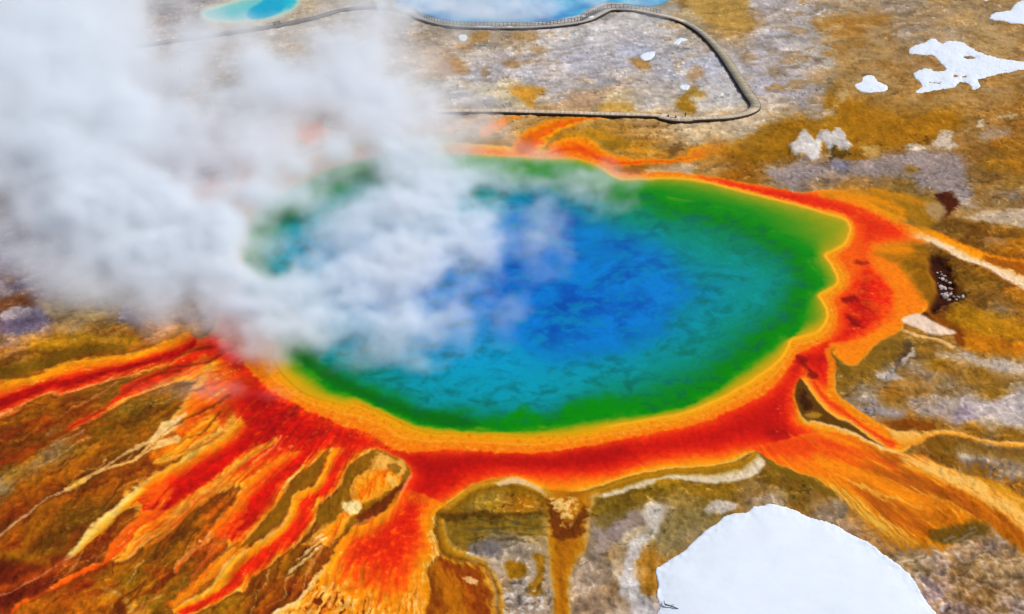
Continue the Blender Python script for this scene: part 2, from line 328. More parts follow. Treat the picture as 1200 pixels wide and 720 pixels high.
    lay((198, 182, 172), right * sstep(0.35, 0.6, streakRf) * 0.30)

    def spot(pts_s, col, a=1.0, w=3.0, mode='b', k=4):
        d = poly(pts_s, k)
        X, Y = {'a': (ax, ay), 'b': (rx_, ry_), 'c': (cx_, cy_)}[mode]
        lay(col, inside(S(d, X, Y), w) * a)

    # warm grey, and long brown stains drawn out along the drainage
    C = C * (1 + ((1 - left) * np.maximum(sstep(110, 170, py), sstep(930, 990, px)))[:, None] * np.array([.02, .0, -.07], np.float32))
    stain = fbm(wv / 34 + .8 * n1, wu / 8 + .8 * n2, 4, 47)
    east = sstep(860, 960, px + .2 * py)
    lay((146, 100, 34), east * sstep(.08, .42, stain) * .50)
    lay((104, 70, 26), east * sstep(.12, .45, -stain + .2 * n3) * .35)
    lay((160, 136, 106), (1 - east) * (1 - left) * sstep(.15, .5, stain) * .22)
    # ---- named spots of the flats
    spot("513,72 530,68 545,76 548,84 530,90 516,86", (168, 116, 55), .75, 6, 'b')
    spot("562,82 572,80 574,88 566,92", (140, 110, 70), .7, 3)
    spot("588,72 606,70 610,78 596,80", (160, 120, 70), .8, 3)
    spot("612,72 640,70 636,74 614,76", (150, 120, 85), .8, 3)
    spot("552,38 574,37 570,48 552,50", (172, 130, 70), .85, 3)
    spot("600,37 628,38 628,48 606,47", (178, 138, 82), .75, 4)
    spot("536,52 552,50 550,60 538,60", (186, 140, 90), .7, 4)
    spot("622,56 640,54 638,62 624,62", (165, 125, 75), .7, 4)
    spot("598,106 612,101 634,103 640,108 626,118 628,126 618,125 604,114", (206, 142, 42), .9, 4, 'b')
    spot("520,100 560,96 596,108 618,126 604,126 570,112 540,104", (214, 194, 160), .6, 4)
    spot("552,118 580,116 600,126 552,128", (158, 152, 150), .6, 4)
    spot("660,118 680,110 720,100 740,96 720,108 690,126 650,128", (180, 140, 105), .6, 6)
    spot("700,124 724,120 744,124 738,132 704,131", (200, 150, 60), .8, 4)
    spot("738,70 750,68 760,72 762,84 752,82 740,76", (170, 126, 66), .9, 3)
    spot("806,86 816,78 826,86 818,94 806,94", (176, 136, 92), .8, 4)
    spot("794,118 806,108 812,102 820,110 808,116 818,128 806,134 792,126", (158, 112, 24), .95, 4)
    spot("806,108 826,108 828,114 812,116", (176, 136, 60), .7, 4)
    spot("800,0 872,-4 876,14 882,28 872,36 848,34 826,26 812,12", (178, 138, 68), .85, 3, 'b')
    spot("764,12 780,4 800,0 803,8 790,12", (120, 88, 36), .8, 3)
    spot("868,60 884,66 878,74 868,70", (170, 136, 92), .7, 4)
    spot("900,82 912,78 914,88 902,90", (150, 124, 84), .7, 4)
    spot("944,86 966,82 966,92 946,94", (184, 146, 104), .7, 4)
    spot("954,30 975,22 1000,16 1030,16 1050,18 1030,30 1016,36 1018,46 995,48 980,42 960,38", (166, 114, 46), .8, 5)
    spot("960,36 982,30 986,34 964,40", (206, 170, 116), .7, 3)
    spot("1100,24 1130,14 1150,12 1140,20 1110,32 1092,32", (180, 140, 86), .7, 4)
    # cracks and stones near the snow
    spot("970,106 976,110 980,120 976,128 966,128", (158, 108, 20), .9, 5)
    spot("900,146 930,142 965,138 990,128 1012,118 1008,140 1000,160 985,176 965,182 930,184 890,190 868,186 852,172 880,158", (158, 106, 16), .85, 4, 'b')
    spot("985,116 1010,122 1060,135 1110,132 1126,140 1118,152 1080,168 1040,176 1010,186 990,190 982,178 1000,150", (166, 108, 14), .75, 6, 'b')
    spot("983,108 990,104 996,110 992,120 984,120", (198, 166, 110), .7, 3)
    spot("1010,172 1030,174 1026,182 1012,180", (214, 176, 110), .7, 4)
    spot("914,198 935,190 950,194 1000,190 1050,182 1080,178 1120,180 1130,196 1128,212 1140,224 1120,238 1098,226 1080,218 1050,206 1015,208 975,206 950,212 930,222 912,214 898,204", (150, 133, 130), .85, 4, 'b')
    spot("974,190 992,188 992,198 978,198", (138, 134, 156), .8, 4)
    spot("1058,198 1072,194 1074,202 1062,204", (156, 112, 36), .8, 3)
    tone(1 + inside(S(poly("910,195 1000,186 1120,176 1140,224 1100,230 1040,208 930,222"), bx, by), 6) * 0.14 * n5)
    # pale crusts
    for q in ("926,170 934,164 942,153 948,158 954,166 960,160 962,170 960,184 952,190 942,184 932,184 928,178",
              "958,160 966,152 974,158 982,152 990,158 992,166 998,172 992,178 984,176 978,172 974,180 966,170"):
        d = S(poly(q), bx + 1.5 * n4, by + 1.2 * n3); lay((204, 196, 194), inside(d, 1.8) * .95); lay((160, 146, 138), inside(d, 1.6) * sstep(.0, .7, .4 * n5 + n3) * .6)
    spot("974,172 980,176 976,188 972,190", (60, 44, 20), .8, 1.6)
    spot("976,178 994,177 994,183 978,184", (92, 66, 16), .9, 2)
    d = S(poly("1058,175 1070,169 1090,172 1094,166 1104,154 1118,155 1114,164 1124,172 1110,176 1090,175 1074,178"), bx + 2 * n6, by + 1.5 * n5)
    lay((206, 188, 168), inside(d, 2) * .95); lay((160, 118, 76), inside(d, 2) * sstep(.0, .5, n4 + n5) * .8)
    spot("1166,136 1186,133 1190,138 1168,139", (206, 178, 136), .9, 1.6)
    spot("1146,142 1152,140 1152,148 1146,148", (222, 200, 168), .9, 1.4)
    spot("1150,156 1180,150 1184,160 1152,166", (168, 142, 122), .7, 3)
    spot("960,204 976,203 1000,206 990,210 962,208", (206, 172, 142), .7, 2)
    # right-hand hollows and pale strips
    spot("1096,230 1112,226 1124,232 1128,242 1116,248 1104,258 1098,250 1104,242", (68, 24, 6), .95, 2.2)
    spot("1116,228 1132,232 1140,240 1150,244 1134,244 1122,236", (196, 178, 168), .7, 3)
    spot("1130,256 1150,250 1180,248 1206,246 1206,266 1180,266 1150,260", (196, 172, 146), .85, 3)
    spot("1095,262 1110,258 1150,262 1206,272 1206,280 1150,272 1110,266", (116, 74, 18), .6, 5)
    spot("1150,282 1166,278 1180,284 1160,286", (196, 140, 90), .6, 3)
    spot("1176,246 1200,228 1206,236 1200,244", (120, 84, 40), .5, 4)
    return_spots = [("1088,298 1108,303 1116,322 1122,338 1131,345 1120,352 1102,360 1094,366 1087,358 1098,342 1092,320", (58, 24, 6), 1.0, 3.2),
                    ("1124,340 1134,344 1130,350 1120,350", (86, 56, 24), .8, 2)]
    for q, c, a, w in return_spots: spot(q, c, a, w)
    spot("1108,366 1140,360 1206,384 1206,396 1160,396 1120,382", (188, 126, 12), .7, 5)
    spot("1084,362 1100,366 1124,384 1146,394 1200,408 1200,412 1150,400 1120,392 1096,380", (134, 70, 8), .8, 3)
    spot("1122,386 1160,396 1202,408 1202,418 1160,416 1126,406", (206, 118, 12), .7, 4)
    spot("1121,388 1126,388 1126,404 1120,404", (120, 50, 10), .8, 2)
    spot("1124,412 1150,422 1206,430 1206,440 1160,434 1130,420", (196, 176, 160), .85, 3)
    spot("1096,412 1120,416 1126,422 1100,418", (196, 172, 146), .7, 3)
    spot("1026,440 1046,432 1054,416 1058,424 1048,438 1060,448 1036,446", (206, 190, 182), .85, 2)
    spot("1062,416 1072,408 1070,416 1056,430", (214, 200, 190), .85, 1.8)
    spot("1050,424 1060,402 1070,404 1058,422 1050,436", (96, 70, 44), .8, 2.5)
    spot("1062,470 1090,462 1110,466 1140,462 1160,468 1206,460 1206,500 1180,498 1160,490 1130,498 1100,492 1080,486", (192, 178, 182), .6, 6, 'b')
    spot("1118,482 1136,474 1140,492 1120,498", (150, 130, 142), .7, 4)
    spot("1015,476 1046,480 1062,484 1058,492 1040,490 1020,484", (160, 150, 156), .7, 4)
    lay((120, 104, 104), inside(S(poly("1120,524 1206,530 1206,570 1150,556"), bx, by), 4) * sstep(.1, .45, noise(px / 5 + n3, py / 16, 44)) * .8)
    # gravel patch lower right
    d = S(poly("1040,648 1070,660 1110,642 1150,634 1186,636 1206,650 1206,740 1090,740 1076,690"), ax, ay)
    tone(1 + inside(d, 8) * (0.22 * n4 + 0.2 * n5))
    lay((206, 190, 182), inside(d, 8) * sstep(.2, .6, crack * .5 + n5 * .5) * .35)
    lay((108, 88, 92), inside(d, 8) * sstep(.25, .6, -n3) * .5)
    # bottom centre crust between the snow and the drip
    spot("756,596 772,590 776,606 768,624 752,612", (206, 194, 184), .8, 4)
    spot("738,640 756,628 752,650 744,672 752,690 766,722 744,722 734,700 724,694", (208, 200, 200), .75, 4, 'b')
    spot("826,590 846,586 864,592 858,600 836,602 824,598", (206, 190, 178), .9, 2)
    spot("762,640 770,640 768,690 758,700 748,690 758,680 762,660", (150, 100, 24), .8, 3)
    spot("690,612 706,604 728,600 742,596 752,612 724,640 704,650", (140, 122, 120), .6, 5)
    spot("768,622 800,600 836,596 830,612 800,640 776,652 766,640", (136, 118, 74), .6, 6)
    spot("690,588 724,580 740,592 726,610 706,620 694,606", (112, 86, 22), .7, 5)
    spot("512,606 540,604 600,604 634,608 636,630 600,628 560,632 544,640 528,640 514,626", (128, 96, 22), .75, 4)
    lay((92, 76, 40), inside(S(poly("540,612 636,606 636,636 548,640"), bx, by), 4) * sstep(.0, .4, noise(px / 22, py / 4, 61) + .4 * n5) * .8)
    spot("508,604 524,602 630,602 634,608 560,609 524,612", (84, 54, 10), .8, 2)
    spot("546,638 570,634 590,640 584,654 564,652 548,648", (122, 112, 112), .7, 4)
    spot("594,660 606,657 617,662 612,674 600,678 593,670", (152, 100, 10), .95, 2.5)
    spot("622,650 634,650 638,664 636,680 630,698 612,692 626,680 628,664", (156, 104, 14), .95, 2.5)
    spot("544,648 560,652 566,660 550,658", (226, 214, 204), .9, 2)
    lay((206, 196, 190), inside(S(poly("590,680 630,690 640,722 590,722"), bx, by), 4) * sstep(.1, .4, n5 + .6 * n3) * .7)
    lay((96, 84, 84), inside(S(poly("588,676 636,690 640,722 588,722"), bx, by), 4) * sstep(.2, .5, -n5 + .4 * n4) * .7)
    # left meadow stripes
    spot("0,432 40,424 80,410 120,402 150,408 130,412 90,418 50,432 0,446", (108, 76, 6), .75, 4, 'c')
    spot("40,404 70,396 100,392 130,396 160,394 150,402 100,400 60,410", (178, 126, 20), .6, 5, 'c')
    spot("0,352 30,346 44,352 40,362 20,358 0,366", (112, 56, 24), .7, 3)
    spot("0,372 40,358 56,370 50,388 20,392 0,392", (116, 104, 136), .7, 5)  # purple shadow beside the steam, painted into the ground colour
    for q in ("6,364 40,362 24,372 4,376", "2,336 14,338 10,346 0,346"): spot(q, (206, 186, 184), .7, 3)

    # relief colour of the crust over everything dry
    dry = 1 - left * .8
    swirl = fbm(wv / 13 + 1.1 * n1, wu / 5 + .9 * n2, 4, 43)
    tone(1 + dry * (.06 * grain + .08 * n1 + .17 * swirl))
    tone(1 + dry * (.20 * sstep(.70, .95, crust) - .34 * sstep(.74, .95, lines) * sstep(-.5, .3, n2 + big) + (.02 + .07 * fz) * sstep(.3, .7, n5 + .3 * n6) - (.025 + .08 * fz) * sstep(.3, .7, -n5 - .3 * n6)))
    lay((196, 164, 120), sstep(950, 1000, px + 8 * n1) * sstep(140, 105, py) * sstep(-.2, .5, n2 + .4 * n4) * .45)
    # ---- main mat: SDF, rim, red heart
    d_mat = poly(MAT, 3, 60); d_red = poly(RED_MAIN, 3, 40)
    dm = S(d_mat, px + 1.6 * n3 + 1.1 * n5, py + 1.2 * n4 + 0.9 * n6)
    dr = S(d_red, px + 3.0 * n3 + 2.0 * n5, py + 2.4 * n4 + 1.4 * n6)
    dm = dm + left * (3.2 * streak_f + 3.0 * (.55 - fil))
    dr = dr + left * (4 * streak_f + 4 * streak)
    mat = inside(dm, 1.3 + .9 * left)
    m_in = -dm
    # orange body, paler to its rim
    oc = ramp(m_in + 2.0 * n5, [(0, (244, 186, 84)), (3, (250, 160, 28)), (8, (250, 132, 4)), (16, (246, 104, 0)), (40, (240, 90, 0))])
    lay(oc, mat)
    # rust-brown rim of the bank just outside the mats on the left
    lay((98, 36, 2), left * inside(dm - 3.0, 3.2) * (1 - mat) * .55)
    lay((150, 98, 12), (1 - left) * sstep(900, 760, px) * inside(dm - 5, 5) * (1 - mat) * .75)
    str_m = left * streak_f + right * streakRf
    lay((252, 178, 58), mat * inside(dr * -1 + 6, 6) * sstep(.1, .6, str_m + .3 * n5) * .55)
    lay((226, 62, 0), mat * sstep(.1, .6, -str_m + .3 * n4) * inside(dm + 5, 4) * .45)
    # red
    rin = -dr
    rc = ramp(rin + 2.5 * n3 + 3.0 * left * streak, [(-9, (250, 96, 0)), (-2, (246, 72, 0)), (3, (234, 46, 0)), (9, (214, 28, 0)), (18, (196, 20, 0)), (40, (190, 18, 0))])
    lay(rc, mat * inside(dr - 5, 6))
    lay((150, 14, 0), mat * inside(dr + 6, 5) * sstep(.15, .6, (left * streak + (1 - left) * n1)) * .55)
    lay((250, 92, 10), mat * left * inside(dr + 2, 4) * sstep(.25, .6, -streak_f + .4 * n5) * .5)
    # darkest red: band under the pool and on the upper left stream
    for q, a in (("440,518 480,532 560,531 640,533 720,520 740,530 700,544 640,546 560,544 500,556 470,540", .5), ("170,420 200,414 150,432 100,442 40,462 0,482 0,470 60,446 120,434", .65), ("284,460 300,452 330,470 350,480 330,500 290,500 270,520 250,530 275,495", .4)):
        lay((158, 12, 0), mat * inside(S(poly(q), bx, by), 7) * a)
    # bright orange-red of the right lobe and the fan mouth
    for q, a in (("1022,330 1040,336 1044,352 1036,362 1022,356 1016,342", .8), ("1046,262 1056,272 1040,276 1036,266", .7), ("400,650 440,625 470,650 440,680 405,690", .35)):
        lay((246, 28, 0), mat * inside(S(poly(q), bx, by), 7) * a)
    lay((246, 92, 0), mat * inside(S(poly('986,282 1010,282 1012,296 1014,312 1000,322 990,310 984,298'), bx, by), 6) * .65)
    lay((246, 100, 2), mat * sstep(930, 1000, px) * sstep(420, 380, py) * sstep(-.25, .6, .7 * n1 + .6 * n4 + .3 * n5) * .5)
    lay((244, 84, 0), mat * sstep(960, 1010, px) * sstep(330, 290, py) * .35)
    # small bacterial clots in the red
    for q in ("985,350 1000,346 1006,350 992,356", "990,368 1004,374 1010,384 998,380", "1000,306 1016,305 1018,308 1004,309", "932,412 944,420 946,432 938,426", "948,430 960,440 952,444 944,438"):
        lay((128, 14, 2), inside(S(poly(q), bx + 3 * n6, by), 2.5) * .8)
    lay((236, 120, 96), mat * inside(S(poly("990,330 1030,330 1030,390 1000,395 985,360"), px, py), 6) * sstep(.62, .8, n5) * .7)
    lay((236, 110, 80), mat * inside(S(poly("910,474 920,478 914,498 930,512 920,514 908,500"), px, py), 3) * sstep(.3, .6, n5 + .5 * n3) * .8)
    lay((238, 120, 96), mat * inside(S(poly("325,520 345,520 342,532 326,528"), px, py), 3) * sstep(.1, .5, n5) * .6)

    # ---- streams with two banks: colour runs from bank to bank
    def band(up, lo, stops, a=1.0, w=1.4, warp=1.0, amp=.06, fine=None, k=4):
        up, lo = P(up), P(lo)
        pg = np.vstack([smooth(up, False, k), smooth(lo, False, k)[::-1]])
        x_, y_ = px + warp * (1.6 * n3 + 1.2 * n5), py + warp * (1.2 * n4 + 1.0 * n6)
        d = S(poly([tuple(q) for q in pg], 1, 40), x_, y_)
        d = d + left * (2.2 * streak_f + 2.2 * (.55 - fil))
        du = S(line(up, k, 80), x_, y_); dl = S(line(lo, k, 80), x_, y_)
        t = du / (du + dl + 1e-3)
        f = (left * streak_f + right * streakRf) if fine is None else fine
        t = np.clip(t + amp * 2 * f, 0, 1)
        lay(ramp(t, stops), inside(d, w + .35 * left) * a)
        return d
    OR, YO, RD, DR, CR = (248, 120, 0), (250, 164, 30), (222, 36, 0), (170, 14, 0), (246, 206, 140)
    # upper left stream
    band("222,388 200,398 160,414 120,418 80,424 40,440 0,447 -30,452", "238,410 210,424 180,431 140,442 110,452 84,462 56,463 30,474 0,488 -30,500",
         [(0, (244, 160, 20)), (.22, (248, 132, 0)), (.42, (228, 58, 0)), (.56, DR), (.70, (176, 18, 0)), (.84, (232, 60, 6)), (.93, (244, 92, 30)), (1, (246, 150, 90))], 1, 2.0)
    band("236,398 200,426 180,434 144,450 136,464 116,480 88,494 80,500", "244,420 220,436 200,446 170,460 140,472 112,490 84,505 76,508",
         [(0, (224, 90, 20)), (.3, (206, 36, 2)), (.6, (214, 40, 6)), (.8, (236, 90, 20)), (1, (226, 140, 70))], .95, 1.6)
    # big cream-and-orange head between the two
    band("245,432 230,450 205,486 186,508 170,520", "262,470 278,496 262,514 235,527 200,543 180,546",
         [(0, (248, 168, 60)), (.12, (246, 130, 12)), (.38, (240, 96, 0)), (.6, (250, 132, 6)), (.78, (248, 166, 40)), (.9, (226, 150, 40)), (1, (250, 170, 50))], 1, 2.2, 1.6, .14)
    lay((244, 204, 140), inside(S(stroke('217,484,2 204,497,5 192,508,6 182,516,4'), bx + 2 * n3, by), 3) * sstep(-.4, .2, streak_f + .4 * n5) * .95)
    lay((216, 60, 0), inside(S(stroke('250,440,5 252,462,6 238,478,4 226,492,2'), bx, by), 6) * .6)
    band("248,420 262,430 258,450 246,464 238,470", "300,440 300,456 284,470 270,486 262,500", [(0, (240, 110, 10)), (.4, (222, 70, 0)), (1, (190, 30, 0))], .8, 5)
    # thin cream stream, braided
    def thread(pts_s, col, a=1.0, w=1.1, warp=1.0):
        d = S(stroke(pts_s), px + warp * (1.4 * n3 + 1.0 * n5), py + warp * (1.0 * n4 + .8 * n6)); lay(col, inside(d, w) * a)
    dark = (92, 34, 2)
    thread("200,512,8 156,536,6 110,556,6 74,576,5 30,604,4 -10,636,4", (104, 48, 4), .6, 4)
    thread("196,500,7 184,512,5 176,518,3 154,528,1.6 136,539,1.4 120,552,1.6", (236, 190, 116), .95)
    thread("206,514,5 190,520,4 176,526,3.5 158,540,2 146,545,1.6 120,552,2 104,560,2.6 90,568,3.4 76,574,2", (242, 186, 104), .95)
    thread("84,570,3 98,564,3", (250, 196, 70), .9, 1.4)
    thread("76,575,1.2 58,583,1 50,588,1.2 30,604,1.2 12,619,1.3 -10,636,1.4", (222, 168, 118), .9)
    thread("138,448,1 112,466,1 86,479,.9 70,490,.6", (214, 124, 80), .75)
    thread("84,502,2 40,526,3 -6,546,3", (150, 50, 4), .7, 2.5)
    thread("60,486,1.5 30,500,2 -6,520,2.5", (140, 44, 2), .7, 3)
    thread("98,504,1.2 90,510,1 60,524,.8", (206, 180, 150), .6)
    thread("236,450,2 222,458,1.6 200,468,1 180,476,.8", (230, 170, 90), .6)
    thread("-10,672,16 40,668,10 84,656,7 112,652,5", (96, 26, 0), .75, 6)
    thread("-10,716,12 40,694,10 90,672,8 120,660,4", (100, 28, 0), .75, 6)
    thread("86,656,5 60,668,6 30,680,5 4,690,3", (178, 66, 8), .8, 3)
    thread("83,653,.9 66,664,1 30,686,1.1 -6,700,1.2", (206, 124, 92), .85)
    thread("88,648,2 76,656,1", (228, 170, 120), .8)
    thread("80,584,3 50,596,4 38,614,4 31,636,4 28,648,3", (176, 100, 8), .55, 3)
    thread("-6,648,5 30,652,6 56,660,4", (176, 108, 12), .6, 5)
    thread("210,668,1.6 200,676,3 186,690,3 170,698,2 160,703,1.4", (118, 40, 4), .75, 2)
    thread("208,668,1 204,672,1.2", (240, 170, 110), .8)
    thread("160,640,1.5 190,626,2 210,608,2", (120, 50, 4), .7, 2)
    thread("120,704,3 128,700,5 136,712,6 132,730,6", (206, 130, 24), .7, 3)
    thread("140,712,6 144,724,6", (96, 36, 0), .8, 3)
    thread("120,690,2 140,698,2 150,708,2 156,722,2", (204, 170, 90), .5, 2)
    # finest rivulets: they leave the streams and follow the slope
    rsx = np.random.RandomState(12)
    groups = {(150, 56, 4): [], (226, 140, 50): [], (240, 192, 120): [], (92, 36, 2): [], (200, 84, 8): []}
    keys = list(groups)
    for n in range(190):
        r0 = rsx.uniform(290, 560); t0 = rsx.uniform(-1.34, -.36); Lr = rsx.uniform(30, 130); w0 = rsx.uniform(.4, 1.3); seg = []
        wob = rsx.uniform(-.02, .02); ph = rsx.uniform(0, 6.28)
        for s in np.linspace(0, 1, 7):
            r = r0 + Lr * s; t = t0 + wob * s + .010 * math.sin(ph + 7 * s)
            seg.append((535 + r * math.sin(t), 300 + r * math.cos(t), w0 * (1 - .75 * s) * (1.6 if n % 5 in (0, 3) else 1.0)))
        if seg[0][1] < 470 and seg[0][0] < 190: continue
        groups[keys[n % 5]].append(seg)
    for col, gs in groups.items():
        D = None
        for g in gs:
            d = stroke(g, 12); D = d if D is None else np.minimum(D, d)
        lay(col, inside(S(D, px + 2.0 * n3 + 1.4 * n5, py + 1.6 * n4 + 1.2 * n6), 1.0) * left * .62)
    # big red stream
    band("282,488 262,510 240,523 200,544 180,556 156,572", "300,520 280,538 262,556 236,574 200,596 172,606",
         [(0, (250, 190, 80)), (.10, (250, 150, 24)), (.22, (248, 112, 4)), (.36, (234, 56, 0)), (.5, (206, 24, 0)), (.8, (200, 18, 0)), (.95, (226, 50, 0)), (1, (248, 120, 10))], 1, 1.8)
    lay((250, 112, 4), inside(S(poly('158,566 180,554 204,574 200,590 182,612 164,606'), bx, by), 7) * sstep(-.5, .3, streak_f + .3 * n5) * .6)
    lay((250, 176, 60), inside(S(stroke('200,545,1.5 180,557,3 164,566,4.5 150,580,6'), bx, by), 2.5) * sstep(-.6, .2, streak_f + .4 * n5) * .85)
    band("158,570 140,590 110,612 88,640 78,652", "178,572 152,590 136,608 112,632 88,652", [(0, (250, 214, 130)), (.5, (250, 196, 84)), (.8, (248, 160, 24)), (1, (240, 130, 10))], 1, 1.6, 1.3, .12)
    band("176,596 160,606 144,620 128,636 122,656 100,664 80,674 50,696 20,712", "190,600 170,616 152,638 140,650 120,662 96,674 70,688 48,698 10,724",
         [(0, (238, 110, 40)), (.3, (246, 100, 4)), (.6, (240, 84, 0)), (1, (226, 80, 24))], 1, 1.4)
    # orange network right of it
    band("328,508 304,520 280,534 260,552 230,574 200,594 176,616", "326,520 306,532 284,546 262,566 236,584 206,606 180,630 142,658",
         [(0, (244, 92, 0)), (.3, (248, 138, 20)), (.5, (250, 170, 60)), (.75, (236, 104, 8)), (1, (244, 150, 50))], .95, 1.4, 1.6, .22)
    band("268,560 240,580 214,598 196,618 170,640", "274,564 246,586 218,606 196,628 168,646", [(0, (236, 130, 40)), (1, (226, 110, 20))], .8, 1.2, 1.6)
    # second red stream
    band("344,528 312,546 286,570 272,592 248,616 242,628", "388,525 370,540 350,556 338,572 324,592 308,610 298,624 286,636",
         [(0, (248, 130, 20)), (.14, (246, 112, 6)), (.28, (238, 70, 0)), (.45, (208, 22, 0)), (.7, (214, 30, 0)), (.86, (248, 96, 0)), (.95, (250, 140, 20)), (1, (250, 180, 90))], 1, 1.5, 1.2, .10)
    lay((246, 104, 2), inside(S(poly('240,606 262,588 296,604 304,624 276,640 246,640'), bx, by), 10) * sstep(-.4, .5, streak_f + .4 * n5) * .6)
    band("288,632 262,650 236,672 196,708", "292,640 264,664 234,690 204,716", [(0, (226, 96, 10)), (.5, (248, 140, 20)), (1, (238, 120, 20))], .95, 1.3, 1.5, .2)
    band("246,622 232,640 212,654 204,668", "250,628 236,644 216,658 206,672", [(0, (240, 150, 70)), (1, (230, 110, 30))], .9, 1.2, 1.4)
    band("262,624 250,640 236,660 222,676", "268,624 252,646 238,664 224,680", [(0, (214, 100, 50)), (1, (190, 70, 20))], .8, 1.2, 1.4)
    # third red stream
    band("388,524 378,548 369,566 345,578 340,594 330,614 312,628 288,644 270,656 258,668 246,690 220,704 196,716", "440,526 416,540 404,552 398,572 388,582 372,592 373,608 360,624 340,644 316,662 294,678 288,692 276,697 250,708 220,722",
         [(0, (250, 184, 80)), (.10, (250, 158, 20)), (.30, (248, 120, 0)), (.46, (226, 40, 0)), (.66, (224, 34, 0)), (.82, (244, 88, 0)), (.92, (250, 140, 20)), (1, (250, 190, 96))], 1, 1.4, 1.1, .08)
    lay((250, 176, 40), inside(S(poly("266,660 290,650 274,672 262,690 240,700 222,710 216,706 244,692"), bx, by), 4) * sstep(.0, .5, streak_f + .4) * .7)
    # islands of old mat
    spot("386,526 377,548 368,565 344,578 339,595 328,614 308,628 282,643 268,655 284,638 300,622 310,610 326,590 340,572 352,556 370,541", (140, 86, 10), 1, 1.3, 'c')
    spot("438,529 448,530 460,537 470,540 478,549 474,562 481,558 470,578 458,595 440,603 426,613 408,618 396,628 384,624 372,612 373,594 390,583 400,572 405,553 418,540", (142, 90, 14), 1, 1.4, 'c')
    band("436,536 428,552 414,566 408,590 398,604 372,624 352,640", "474,546 468,566 448,580 426,594 416,606 404,620 386,640", [(0, (240, 160, 50)), (.3, (250, 150, 20)), (.5, (246, 100, 6)), (.7, (250, 150, 20)), (1, (238, 150, 40))], 1, 2.0, 1.8, .2)
    spot("440,534 448,530 460,537 470,540 476,548 468,556 458,550 446,552 436,546", (244, 178, 76), .85, 2.2)
    spot("455,560 462,558 464,566 456,570", (250, 190, 90), .8, 2)
    spot("452,545 462,542 468,550 460,556", (140, 92, 20), .8, 2)
    spot("400,590 412,586 422,590 418,602 406,602", (250, 220, 150), .95, 2.2)
    band("470,568 452,582 430,596 418,608", "479,562 462,592 444,602 424,613", [(0, (104, 40, 6)), (1, (120, 46, 10))], .95, 1.5)
    band("482,554 460,592 440,604 412,617", "484,558 462,596 442,607 412,621", [(0, (240, 130, 80)), (1, (238, 110, 60))], .9, 1.0)
    # ladder of cream terraces left of the fan
    ld = S(stroke("378,634,7 366,646,6 352,660,4 338,672,2 326,682,1"), bx, by)
    lay((238, 196, 120), inside(ld, 1.5) * sstep(-.25, .2, np.sin((px * .55 + py * .85) * .95 + 2 * n3) + .3 * n5) * .9)
    # fan mouth
    df = S(poly("470,574 450,598 430,614 412,618 402,628 392,645 380,664 360,686 346,704 326,724 494,724 503,682 500,662 515,648 509,624 509,604 522,592 500,580"), bx, by)
    qx, qy = px - 486, (py - 545)
    tq = np.arctan2(qx, qy) + .03 * n3; rq = np.sqrt(qx * qx + qy * qy) + 55 * sstep(466, 506, px + 6 * n3) - 14
    fs = fbm(tq * 22, rq / 28, 4, 71); fs2 = fbm(tq * 48, rq / 18, 3, 73)
    outer = sstep(88, 150, rq) ; edge = inside(-df - 14 + 6 * fs, 12)
    fan = inside(df, 1.5) * sstep(560, 600, py)
    lay((250, 150, 14), fan * edge * .85)
    lay(ramp(rq + 26 * fs, [(60, (232, 34, 0)), (105, (242, 52, 0)), (130, (250, 100, 2)), (152, (250, 150, 14)), (178, (248, 184, 70))]), fan * (1 - edge) * .8)
    lay((250, 206, 120), fan * sstep(128, 165, rq + 14 * fs) * sstep(.05, .6, fs2 + .3 * n5) * .75)
    lay((250, 130, 10), fan * sstep(.1, .7, n5 + .4 * n3) * sstep(150, 100, rq) * .4)
    lay((116, 36, 2), fan * sstep(148, 172, rq + 16 * fs) * sstep(.16, .42, -fs2 + .3 * fs) * inside(df + 3, 3) * .9 * sstep(500, 470, px))
    lay((250, 222, 160), fan * inside(-df - 4, 4) * sstep(400, 360, px) * sstep(640, 680, py) * .9)
    lay((248, 206, 120), inside(S(stroke("509,606,2 508,630,4 512,646,6 500,664,5"), bx + 3 * n5, by), 2) * sstep(-.2, .4, fs2) * .9)
    # brown tongue right of the fan
    band("500,668 505,690 498,722", "516,650 540,660 566,666 578,688 582,724", [(0, (120, 44, 0)), (.25, (176, 96, 2)), (.5, (190, 104, 2)), (.7, (140, 54, 0)), (.88, (150, 66, 2)), (1, (220, 150, 36))], .9, 2.5, 1.5, .1, fs)
    band("510,606 511,626 518,648 540,658 566,664 580,686 584,724", "520,610 528,636 544,648 566,656 578,672 588,690 592,724", [(0, (96, 48, 2)), (.4, (166, 108, 8)), (.8, (214, 146, 30)), (1, (206, 170, 110))], .85, 3)
    spot("541,676 552,678 561,684 556,688 546,682", (246, 190, 120), .9, 1.6)
    # bank under the ring: mustard shelf then cream rim
    band("520,596 540,580 560,567 600,560 622,568 640,578", "532,602 548,592 566,582 600,576 622,582 640,588", [(0, (240, 164, 40)), (.25, (206, 140, 20)), (.6, (130, 86, 10)), (1, (150, 108, 20))], .85, 3)
    band("578,566 592,561 606,560 622,566 640,576", "586,571 600,567 612,568 628,574 640,582", [(0, (246, 200, 130)), (1, (222, 190, 160))], .9, 1.8)
    band("690,578 720,566 760,556 800,550 840,547 870,540 888,530", "700,584 724,574 764,564 800,557 840,555 870,549 890,540", [(0, (206, 130, 10)), (.5, (166, 112, 10)), (1, (150, 110, 30))], .95, 2)
    band("700,580 724,573 764,562 800,556 840,555 866,549 884,538 888,530", "706,584 730,577 764,570 772,564 800,562 820,566 850,567 876,562 894,550 896,540", [(0, (190, 150, 70)), (.4, (226, 200, 160)), (1, (232, 212, 186))], .95, 2)
